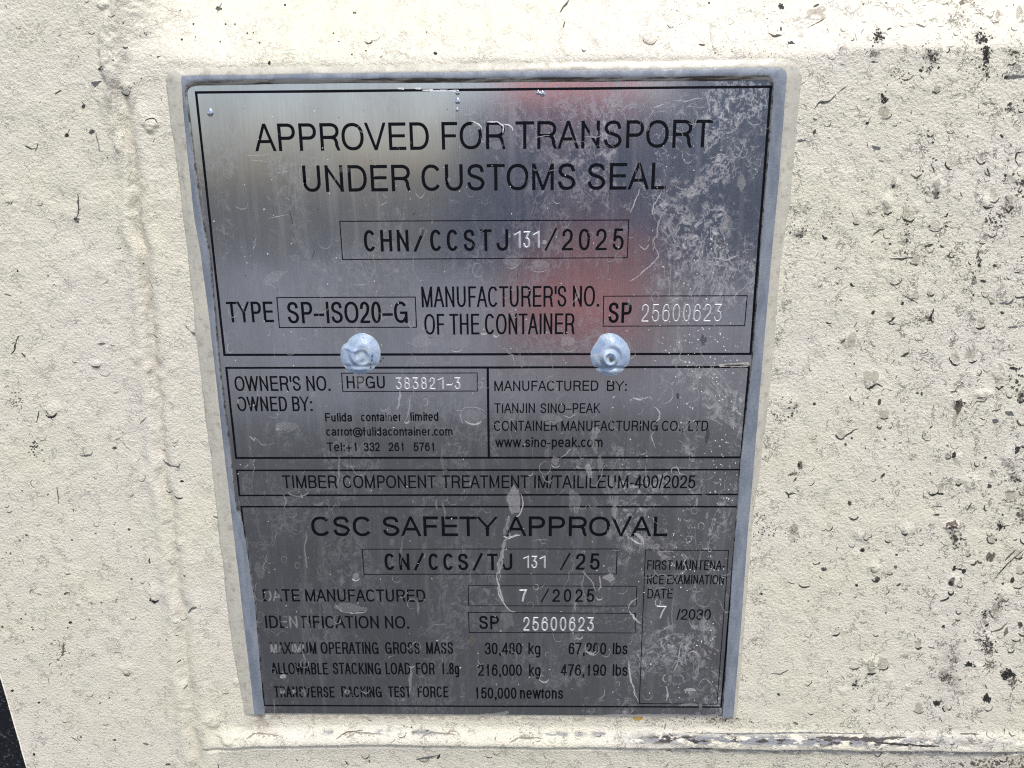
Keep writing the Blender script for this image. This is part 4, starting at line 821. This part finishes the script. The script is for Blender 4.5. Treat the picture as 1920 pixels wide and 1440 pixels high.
    C(900, 722, 5, 1.4, 0, 359, W(.5), 1.1); B(896, 722, 1, 1, 0); L([(478, 819), (476, 826), (468, 818)], 3, W(.5), .6); B(520, 805, 3, 2, 0, W(.7)); C(512, 765, 18, 1, 90, 90, W(.3)); B(536, 800, 22, 10, 0, W(.12), .4)
    L([(628, 1133), (640, 1146), (660, 1150), (684, 1148), (688, 1144)], 2, W(.6), .6); B(658, 1140, 28, 9, .1, W(.14), .3); C(667, 1083, 6, 3.6, 90, 170, W(.75)); B(667, 1080, 6, 6, 0, W(.25)); B(530, 1268, 6, 4, 0, W(.5)); L([(772, 1248), (770, 1270), (768, 1300)], 5, W(.25), 1.4); C(772, 1246, 6, 2.4, 90, 150, W(.55)); C(1020, 1270, 9, 2.6, 90, 150, W(.6)); L([(1016, 1262), (1012, 1272)], 1.4, W(.5))
    C(1110, 1215, 13, 2, 90, 260, W(.45)); L([(1098, 1222), (1112, 1226), (1118, 1222)], 3, W(.6)); C(1086, 1190, 8, 2, 90, 140, W(.7)); B(1142, 1083, 10, 8, 0, W(.35), .4); L([(1124, 1080), (1126, 1100), (1122, 1110)], 3, W(.5), 1); C(1124, 1120, 5, 2, 90, 190, W(.7)); L([(1090, 1070), (1110, 1090), (1118, 1110)], 1.6, W(.55), 1.4)
    L([(1178, 1140), (1182, 1128), (1196, 1122)], 2, W(.6), 1.2); L([(1180, 1146), (1190, 1162), (1202, 1170)], 3.4, W(.7), 1.4); L([(1184, 1010), (1196, 1020), (1206, 1020)], 3.6, W(.8), 1); L([(1190, 1000), (1204, 1010), (1206, 1022)], 6, W(.55), 1.6); L([(1178, 1240), (1182, 1270), (1190, 1300), (1198, 1316)], 3, W(.65), 1.6)
    L([(1275, 1210), (1272, 1236), (1284, 1250)], 2, W(.6), 1.6); C(1300, 1232, 10, 2, -90, 190, W(.6), 1.1); L([(1262, 1258), (1272, 1240), (1284, 1244)], 1.8, W(.55), 1.4); C(1322, 1288, 13, 1.6, -90, 190, W(.5), 1.1); L([(1250, 1285), (1252, 1300), (1250, 1314)], 4, W(.55), 1.4); C(1250, 1272, 7, 2, 180, 180, W(.6))
    L([(906, 244), (908, 270)], 1.2, W(.3)); C(906, 258, 4, 1.2, 100, 200, W(.5), 2); B(930, 272, 12, 8, 0, W(.16)); L([(1000, 258), (1030, 254)], 2, W(.5), 1); L([(1096, 256), (1120, 258), (1135, 250)], 2, W(.5), 1.2)
    L([(518, 541), (500, 526), (540, 508)], 4, W(.16), 1); C(505, 526, 8, 2, 110, 120, W(.35)); B(512, 520, 20, 9, -.5, W(.12)); L([(700, 480), (705, 505), (690, 530)], 1.4, W(.3), 1.6); L([(480, 440), (476, 470), (474, 452)], 1.4, W(.35), 1.2)
    # scratches
    for a in [((502, 410), (540, 402)), ((515, 325), (540, 321)), ((660, 534), (688, 534)), ((470, 300), (505, 303)), ((460, 292), (510, 290))]: L([a[0], a[1]], 1.1, W(.5, .7), .15, 8)
    for a in [((542, 394), (549, 420)), ((591, 468), (584, 487)), ((774, 404), (779, 398)), ((971, 505), (970, 520)), ((1018, 1196), (1018, 1216))]: L([a[0], a[1]], 1.4, (.05, .05, .055, .85), .2, 8)
    for (x, y, r) in [(535, 807, 9), (842, 674, 0), (785, 646, 9), (986, 653, 9), (808, 633, 7), (480, 1014, 8), (1310, 625, 0), (1269, 738, 0)]:
        if r: C(x, y-3, r, 2.2, 92, 110, (.06, .058, .055, .9), .5)
    B(1319, 640, 5, 10, 0, (.06, .06, .065, .5), .4); B(1271, 742, 2.4, 6, 0, (.05, .05, .055, .8)); L([(1100, 1000), (1110, 1020)], 7, (.16, .14, .11, .25), 1); B(886, 1200, 6, 9, .2, (.2, .17, .13, .35)); B(1326, 818, 4, 12, .1, (.05, .05, .06, .5), .3)
    # sealant wiped along the top of the print
    for (x0, x1, y) in [(746, 757, 166), (778, 790, 166), (792, 812, 169), (812, 856, 170)]: L([(x0, y), (x1, y+.2)], 3.2, (.85, .86, .88, .95), .2, 8, False)
    for (x, y) in [(885, 232), (945, 236)]: C(x, y+14, 18, 2.4, -55, 90, (.85, .86, .88, .9), 1.0)
    L([(912, 229), (932, 228), (944, 236), (943, 250)], 2.6, (.85, .86, .88, .9), .2)
    # random curls, rings, tear outlines and veins: few at the left, many at the right
    for k in range(2600):
        x = RNG.uniform(390, 1440); y = RNG.uniform(175, 1325)
        lx = np.interp(y, [172, 1322], [372, 500]); rx = np.interp(y, [172, 1322], [1440, 1350])
        if x < lx or x > rx: continue
        u = (x-lx)/(rx-lx); dens = .22+.2*u+.24*max(0, (u-.68)/.32)
        patchy = float(fbm(np.array([x/85]), np.array([y/120]), 91)[0]); dens *= .5+1.2*max(0, patchy-.36)
        if RNG.random() > dens: continue
        a = RNG.uniform(.18, .55)*(.75+.4*u); v = RNG.uniform(.45, .66); t = RNG.random(); s = RNG.uniform(3, 11) if RNG.random() < .85 else RNG.uniform(10, 18)
        if t < .30: C(x, y, s, RNG.uniform(.7, 1.6), RNG.normal(90, 25), RNG.uniform(100, 200), W(a, v), RNG.uniform(.9, 1.7))
        elif t < .40: C(x, y, s*.6, RNG.uniform(.7, 1.4), RNG.uniform(0, 360), 350, W(a, v), RNG.uniform(1, 1.4))
        elif t < .72:
            n = int(RNG.integers(3, 7)); pts = [(x, y)]; an = RNG.normal(1.5, .7)
            for _ in range(n): an += RNG.normal(0, .75); pts.append((pts[-1][0]+s*.8*math.cos(an), pts[-1][1]+s*.8*math.sin(an)))
            L(pts, RNG.uniform(.7, 1.6), W(a, v), 1.3)
        elif t < .80: B(x, y, s*RNG.uniform(.5, 1), s*RNG.uniform(.7, 1.6), 0, W(a*.45, v), .4)
        elif t < .88: L([(x, y), (x+RNG.normal(0, 3), y+s*2), (x+RNG.normal(0, 4), y+s*4)], RNG.uniform(1, 4), W(a*.5, v), 1.2)
        else: B(x, y, RNG.uniform(.6, 1.5), RNG.uniform(.6, 1.5), 0, (.85, .85, .84, .9), .3)  # white specks painted as glints
    for k in range(520):
        x = RNG.normal(1320, 50); y = RNG.uniform(440, 1310); rx = np.interp(y, [172, 1322], [1440, 1350])
        if x > rx or x < 1160: continue
        if fbm(np.array([x/40]), np.array([y/60]), 33)[0] < .5: continue
        B(x, y, RNG.uniform(.5, 1.5), RNG.uniform(.5, 1.5), 0, (.88, .88, .88, .95), .3)  # white crystal specks, their sparkle painted in as colour
    for k in range(240):
        x = RNG.uniform(420, 1380); y = RNG.uniform(200, 1320)
        B(x, y, RNG.uniform(.5, 1.2), RNG.uniform(.5, 1.2), 0, [(.85, .85, .85, .8), (.05, .05, .05, .7)][int(RNG.random() < .25)], .3)
    return m
pm = plate_marks().build('water_marks_and_glints', mark_material('scale_and_glints', .55, .4), plate, lambda a, b: P(a, b, -.00009))
tag(pm, 'pale dried water rings, runs, scale and painted white glints on the metal', kind='stuff')

# ------------------------------------------------------------------ sealant bead round three sides
def resample(pts, n):
    p = np.array(pts, float); s = np.r_[0, np.cumsum(np.linalg.norm(np.diff(p, axis=0), axis=1))]
    u = np.linspace(0, s[-1], n); return np.column_stack([np.interp(u, s, p[:, 0]), np.interp(u, s, p[:, 1])])
def rail(left, cl, top, cr, right):
    return np.vstack([resample(left, 150), resample(cl, 24)[1:-1], resample(top, 190), resample(cr, 24)[1:-1], resample(right, 150)])
OUT = rail([(458, 1340), (440, 1240), (424, 1130), (410, 1000), (396, 860), (380, 740), (367, 630), (353, 490), (344, 420), (333, 330), (318, 225), (311, 165)], [(311, 165), (309, 146), (316, 134), (329, 130), (342, 134), (350, 129)],
           [(350, 129), (640, 124), (960, 117.5), (1280, 112.5), (1470, 108.5)], [(1470, 108.5), (1480, 112), (1493, 119), (1502, 131), (1503, 143)], [(1503, 143), (1494, 240), (1482, 380), (1466, 480), (1448, 690), (1430, 850), (1414, 960), (1398, 1150), (1382, 1341)])
MID = rail([(476.5, 1339), (455, 1150), (433, 960), (413, 780), (394, 610), (377, 480), (363, 400), (352, 300), (343, 200), (341, 165)], [(341, 165), (340, 152), (341, 144), (343, 142), (347, 142), (352, 142)],
           [(352, 142), (640, 137.5), (960, 133), (1280, 129), (1455, 127)], [(1455, 127), (1466, 128), (1473, 133), (1475, 142), (1474.5, 155)], [(1474.5, 155), (1471, 190), (1461, 330), (1447, 480), (1423, 765), (1403, 990), (1389, 1181), (1375.5, 1344)])
INN = rail([(496.5, 1338), (492, 1300), (486, 1240), (477, 1130), (464, 1040), (453, 975), (442, 955), (428, 830), (412, 700), (392, 480), (376, 400), (361, 290), (350, 200), (347, 178)], [(347, 178), (346.5, 166), (349, 159), (354, 155), (362, 153), (370, 152)],
           [(370, 152), (500, 149.5), (640, 148), (960, 146), (1280, 143), (1432, 141)], [(1432, 141), (1442, 142), (1448, 147), (1451, 156), (1451.5, 168)], [(1451.5, 168), (1438, 330), (1426, 480), (1411, 686), (1406, 720), (1389, 870), (1379, 1000), (1366, 1181), (1355.5, 1344)])
LIP = rail([(497.5, 1338), (493, 1300), (487, 1240), (478, 1130), (465, 1040), (454.5, 975), (443.5, 955), (429.5, 830), (413.5, 700), (394, 480), (378, 400), (364, 290), (353, 200), (351, 184)], [(351, 184), (350.5, 174), (353, 168), (358, 164), (366, 162), (374, 161.5)],
           [(374, 161.5), (500, 158.5), (640, 157), (960, 155), (1280, 153), (1434, 151.5)], [(1434, 151.5), (1441, 152.5), (1445.5, 156), (1447.5, 162), (1448, 172)], [(1448, 172), (1435, 330), (1423.5, 480), (1409, 686), (1404, 720), (1387.5, 870), (1377.5, 1000), (1365, 1181), (1354.5, 1344)])
seal = empty('sealant_bead')
tag(seal, 'smeared translucent bead of silicone sealant round the top and sides of the metal plate', 'sealant')
def blue_mat():
    n = N('blue_grey_silicone')
    x, y, z = n.sep()
    v = n.noise(240, 4, .6, stretch=(1, 1, .3)); d = n.ramp(n.noise(520, 4, .65, stretch=(.3, 1, 1), off=3), .56, .68)
    c = n.mix(n.ramp(v, .35, .65), (.175, .205, .25), (.26, .29, .335))
    c = n.mix(n.math('MULTIPLY', d, .12), c, (.12, .10, .075))
    n.set(Base_Color=c, Roughness=.26, Specular_IOR_Level=.7, Normal=n.bump(n.noise(700, 3), .0002, .5))
    n.b.inputs['Subsurface Weight'].default_value = .15; n.b.inputs['Subsurface Radius'].default_value = (.001, .0012, .0016); n.b.inputs['Subsurface Scale'].default_value = 1
    return n.m
def skirt_mat():
    n = N('cream_silicone_smear')
    v = n.noise(160, 4, .6, stretch=(1, 1, .3)); d = n.ramp(n.noise(300, 5, .7, off=8), .50, .68, 0, .6)
    c = n.mix(n.ramp(v, .35, .65), (.575, .56, .47), (.51, .495, .425)); c = n.mix(d, c, (.30, .27, .22))
    n.set(Base_Color=c, Roughness=.38, Specular_IOR_Level=.5, Normal=n.bump(n.noise(500, 3), .00025, .6))
    n.b.inputs['Subsurface Weight'].default_value = .15; n.b.inputs['Subsurface Radius'].default_value = (.001, .001, .001); n.b.inputs['Subsurface Scale'].default_value = 1
    return n.m
def loft(name, rails, mat, jitter=.0):
    rows = []
    for (pt, yv) in rails:
        q = P(pt[:, 0], pt[:, 1], 0.0); yv = np.broadcast_to(yv, len(q))
        d = q-CAMP; k = (yv-CAMP[1])/d[:, 1]; rows.append(CAMP+d*k[:, None])
    n = len(rows[0]); V = np.vstack(rows); i = np.arange(len(rows)*n).reshape(len(rows), n)
    Fc = np.stack([i[:-1, :-1], i[:-1, 1:], i[1:, 1:], i[1:, :-1]], -1).reshape(-1, 4)
    return mesh_np(name, V, Fc, mat, seal, True)
nO = len(OUT); tt = np.arange(nO)
wig = (fbm(tt/7., tt*0., 61)-.5)[:, None]; nrm = (OUT-MID); nrm /= np.linalg.norm(nrm, axis=1)[:, None]
OUTj = OUT+nrm*(wig*4.5+(fbm(tt/2.2, tt*0.+9, 71)[:, None]-.5)*2.5); MIDj = MID+nrm*(fbm(tt/16., tt*0., 63)-.5)[:, None]*2.2; INNj = INN+nrm*(fbm(tt/6., tt*0.+5, 65)-.5)[:, None]*2.4
wallY = WY - relief(*[np.ascontiguousarray(a) for a in (OUTj[:, 0], OUTj[:, 1])])
mixp = lambda a, b, t: a+(b-a)*t
und = (fbm(tt/12., tt*0.+2, 67)-.5)*.0003
loft('smear_skirt', [(OUTj, wallY+.0006), (mixp(OUTj, MIDj, .04), wallY-.00035), (mixp(OUTj, MIDj, .14), wallY-.0006), (mixp(OUTj, MIDj, .45), np.minimum(wallY-.0009, .0002)+und), (mixp(OUTj, MIDj, .8), -.0007+und), (MIDj, -.0007+und)], skirt_mat())
def lip_mat():
    n = N('grimy_sealant_lip')
    d = n.ramp(n.noise(360, 5, .7, stretch=(.12, 1, 1), off=5), .44, .60)
    n.set(Base_Color=n.mix(d, (.50, .48, .43), (.10, .085, .065)), Roughness=.5)
    return n.m
LIPj = LIP+nrm*(fbm(tt/9., tt*0.+5, 69)-.5)[:, None]*2.0
loft('grime_lip', [(INNj, -.0010), (mixp(INNj, LIPj, .3), -.00078), (mixp(INNj, LIPj, .6), -.00040), (mixp(INNj, LIPj, .9), -.00018), (LIPj, .0004)], lip_mat())
loft('inner_strip', [(MIDj, -.0007+und), (mixp(MIDj, INNj, .15), -.00082+und), (mixp(MIDj, INNj, .5), -.00105+und*.8), (mixp(MIDj, INNj, .85), -.00110+und*.5), (INNj, -.0010)], blue_mat())

# ------------------------------------------------------------------ silicone dabs over the two rivets
def dab_mat():
    n = N('milky_silicone')
    v = n.noise(200, 4, .6, .6, off=2)
    c = n.mix(n.ramp(v, .35, .66), (.36, .48, .66), (.55, .64, .74))
    c = n.mix(n.ramp(n.noise(900, 3, off=6), .62, .72, 0, .25), c, (.35, .36, .36))
    n.set(Base_Color=c, Roughness=.32, Specular_IOR_Level=.5, Normal=n.bump(n.noise(420, 3, .6, .8), .0004, .55))
    n.b.inputs['Subsurface Weight'].default_value = .35; n.b.inputs['Subsurface Radius'].default_value = (.0015, .002, .003); n.b.inputs['Subsurface Scale'].default_value = 1
    n.b.inputs['Alpha'].default_value = .86
    return n.m
DAB = dab_mat()
def dab(label, cx, cy, outline, swirl, pit):
    c = P(cx, cy); na, nr = 96, 40
    V = []; ang = np.linspace(0, 2*np.pi, na, endpoint=False)
    rad = np.interp(np.degrees(ang), *zip(*outline), period=360)
    for j in range(nr+1):
        t = j/nr
        for k, a in enumerate(ang):
            px = cx+rad[k]*t*math.cos(a); py = cy+rad[k]*t*math.sin(a)
            q = P(px, py)
            h = 2.1*(1-t**2.6)**.8 - .9*math.exp(-(t/.5)**2)*.6
            sp = math.sin(a*1.0 - t*9*swirl + 1.2)
            h += .55*sp*math.exp(-((t-.42)/.26)**2)
            h += .25*math.sin(2*a+t*6)*math.exp(-((t-.65)/.2)**2)
            if pit:
                dx, dy = px-cx, py-cy
                h += 1.5*math.exp(-((math.hypot(dx+1, dy-4)-11)/4.5)**2) - 1.7*math.exp(-(math.hypot(dx-2, dy-7)/4.2)**2)
                h -= .9*math.exp(-((dy-24)/4)**2)*(abs(dx) < 30)
            else:
                dx, dy = px-cx, py-cy
                h += .6*math.exp(-((math.hypot(dx-3, dy-4)-15)/4)**2) + .5*math.exp(-((dx+18)**2/260+(dy+8-.15*dx)**2/12))
                h -= .5*math.exp(-((dy-22)/4)**2)
            h = max(h*(1-t**6), 0)
            V.append((q[0]-c[0], -.00003-h*.001 if j < nr else .0003, q[2]-c[2]))
    Fc = []
    for j in range(nr):
        for k in range(na):
            k2 = (k+1) % na; Fc.append((j*na+k, j*na+k2, (j+1)*na+k2, (j+1)*na+k))
    root = empty('sealant_dab', (c[0], 0, c[2]))
    o = mesh_np('silicone_blob', V, Fc, DAB, root, True)
    return tag(root, label, 'sealant dab', 'silicone dabs over the rivets'), c
d1, c1 = dab('milky blue silicone dab with a smooth swirl and black specks, above the stamped owner number', 676, 664,
             [(0, 38.5), (45, 38), (90, 38.5), (135, 40), (180, 38.5), (205, 38), (222, 34), (240, 37), (270, 40.5), (315, 40)], 1.0, False)
d2, c2 = dab('milky blue silicone dab with a pitted hole in its middle, above the words MANUFACTURED BY', 1144, 666,
             [(0, 38.5), (45, 38), (90, 41), (135, 38), (180, 38), (205, 36), (225, 36), (245, 42), (270, 42.5), (315, 39)], .9, True)
dm = Marks()
for (x, y, r) in [(698, 668, 2), (697, 676, 1.8), (694, 684, 1.6), (695, 689, 1.5), (714, 677, 2)]: dm.blob(x, y, r*.8, r*1.2, .3, (.04, .04, .035, 1), .4, 10)
dmat = mark_material('black_speck', .7, .2)
sp = dm.build('dirt_speck', dmat, d1, lambda a, b: P(a, b, -.0024)-np.array([c1[0], 0, c1[2]])); sp['kind'] = 'stuff'
dm = Marks(); dm.blob(1146, 675, 3.4, 3.6, 0, (.09, .085, .06, 1), .4)
dm.build('pinhole', dmat, d2, lambda a, b: P(a, b, -.0022)-np.array([c2[0], 0, c2[2]]))

# ------------------------------------------------------------------ water drops hanging on the plate
wn = N('water'); wn.set(Base_Color=(1, 1, 1), Roughness=.0, IOR=1.33); wn.b.inputs['Transmission Weight'].default_value = 1
def drop(x, y, r, label):
    c = P(x, y); k = r*.000195; V = []; Fc = []; na, nr = 20, 8
    for j in range(nr+1):
        t = j/nr*math.pi/2
        for a in np.linspace(0, 2*np.pi, na, endpoint=False):
            s = math.sin(t); up = 1+.35*max(0, math.sin(a))
            V.append((k*s*math.cos(a)*(1-.12*max(0, math.sin(a))), -.00005-k*.62*math.cos(t)-(.12*k*s if math.sin(a) < 0 else 0)*math.cos(t), k*s*math.sin(a)*up))
    for j in range(nr):
        for q in range(na): Fc.append((j*na+q, j*na+(q+1) % na, (j+1)*na+(q+1) % na, (j+1)*na+q))
    Fc.append(tuple(range(nr*na, nr*na+na))[::-1])
    o = mesh_np('water_drop', V, Fc, wn.m, None, True); o.location = (c[0], 0, c[2])
    tag(o, label, 'water drop', 'water drops on the plate')
drop(394, 212, 6, 'clear water drop alone in the top left corner of the plate')
drop(858, 174, 4.2, 'small water drop touching the top border line, topmost of three in a column')
drop(858, 190, 5, 'clear water drop in the middle of a column of three under the top border')
drop(857, 206, 3, 'tiny water drop lowest in a column of three under the top border')
drop(1009, 174, 4, 'small water drop, left one of a touching pair under the top border')
drop(1017, 176, 4.8, 'larger water drop, right one of a touching pair under the top border')

# ------------------------------------------------------------------ ground, and an added unseen yard built for the plate's reflections
GZ = -1.25
gn = N('asphalt'); gn.set(Base_Color=gn.mix(gn.ramp(gn.noise(1.2, 5), .35, .7), (.060, .059, .058), (.085, .083, .081)), Roughness=.9)
g = mesh_np('ground', [(-300, -400, GZ), (300, -400, GZ), (300, 60, GZ), (-300, 60, GZ)], [(0, 1, 2, 3)], gn.m); tag(g, kind='structure')
cn = N('added_pale_concrete'); cn.set(Base_Color=cn.mix(cn.ramp(cn.noise(.9, 5), .35, .7), (.20, .20, .205), (.29, .29, .295)), Roughness=.9)
cs = mesh_np('added_pavement', [(-60, -12.9, GZ+.004), (60, -12.9, GZ+.004), (60, -3.9, GZ+.004), (-60, -3.9, GZ+.004)], [(0, 1, 2, 3)], cn.m); tag(cs, kind='structure')  # added pale strip, out of view, brightens what the plate mirrors
def corrugated(name, x0, x1, y, depth, z0, z1, mat, label):
    bm = bmesh.new(); pitch = .28; n = int((x1-x0)/pitch); pts = []
    for i in range(n):
        b = x0+i*pitch; pts += [(b, 0), (b+.09, 0), (b+.14, -.036), (b+.23, -.036)]
    pts.append((x1, 0))
    lo = [bm.verts.new((a, y+d, z0)) for a, d in pts]; hi = [bm.verts.new((a, y+d, z1)) for a, d in pts]
    for i in range(len(pts)-1): bm.faces.new((lo[i], lo[i+1], hi[i+1], hi[i]))
    bk = [bm.verts.new(q) for q in ((x0, y-depth, z0), (x1, y-depth, z0), (x1, y-depth, z1), (x0, y-depth, z1))]
    bm.faces.new(bk); bm.faces.new(hi+[bk[2], bk[3]]); bm.faces.new((lo[0], hi[0], bk[3], bk[0])); bm.faces.new((lo[-1], bk[1], bk[2], hi[-1]))
    me = bpy.data.meshes.new(name); bm.to_mesh(me); bm.free(); me.materials.append(mat)
    o = bpy.data.objects.new(name, me); COL.objects.link(o); return tag(o, label, 'added container', 'added containers reflected in the plate')
redm = simple('added_roof_red', (.93, .17, .14), .5, 0, .4, (.90, .15, .13), 2).m
gry = simple('added_container_grey', (.46, .48, .52), .5, 0, .4, (.38, .40, .44), 2).m
corrugated('added_container', -1.2, 9.0, -13, 2.4, GZ, GZ+2.55, gry, 'added grey blue corrugated container, unseen, reflected in the plate')  # added out of view as a grey mass for the plate to mirror
corrugated('added_container', 3.0, 9.0, -13.1, 2.3, GZ+2.56, GZ+5.1, gry, 'added grey corrugated container stacked above, unseen, reflected in the plate')
def wedge(name, x0, x1, y0, y1, z0, z1, th, mat, label, cat, group=None):
    # a sheet sloping up and away from the wall, ribbed along its length, with closed ends
    V = []; n = max(4, int((x1-x0)/.2))
    for i in range(n):
        for d, k in ((0, 0), (.06, .025), (.1, .025), (.16, 0)):
            x = x0+(x1-x0)*(i+d/.2)/n
            V += [(x, y0, z0+k), (x, y1, z1+k), (x, y1, z0-th), (x, y0, z0-th)]
    m = len(V)//4; Fc = []
    for i in range(m-1):
        for q in range(4): Fc.append((4*i+q, 4*i+(q+1) % 4, 4*i+4+(q+1) % 4, 4*i+4+q))
    Fc += [(3, 2, 1, 0), (4*m-4, 4*m-3, 4*m-2, 4*m-1)]
    return tag(mesh_np(name, V, Fc, mat), label, cat, group)
wedge('added_red_roof', -.40, 2.15, -13.1, -14.8, GZ+2.60, GZ+3.65, .04, redm, 'added red ribbed metal roof, unseen, sloped to reflect red in the plate', 'added roof')  # added out of view; tilted into the sun so the plate shows red
rrm = simple('added_ramp_red', (.40, .07, .065), .55, 0, .4, (.27, .065, .06), 3).m
wedge('added_red_ramp', -.10, 1.15, -5.7, -6.7, GZ+.03, GZ+.48, .02, rrm, 'nearer added red ribbed ramp, unseen, reflected in the plate', 'added ramp', 'added red ramps reflected in the plate')  # both ramps are added out of view to put red into the plate
wedge('added_red_ramp', .35, 1.85, -10.2, -10.9, GZ+.16, GZ+.60, .15, rrm, 'farther added red ribbed ramp, unseen, reflected in the plate', 'added ramp', 'added red ramps reflected in the plate')
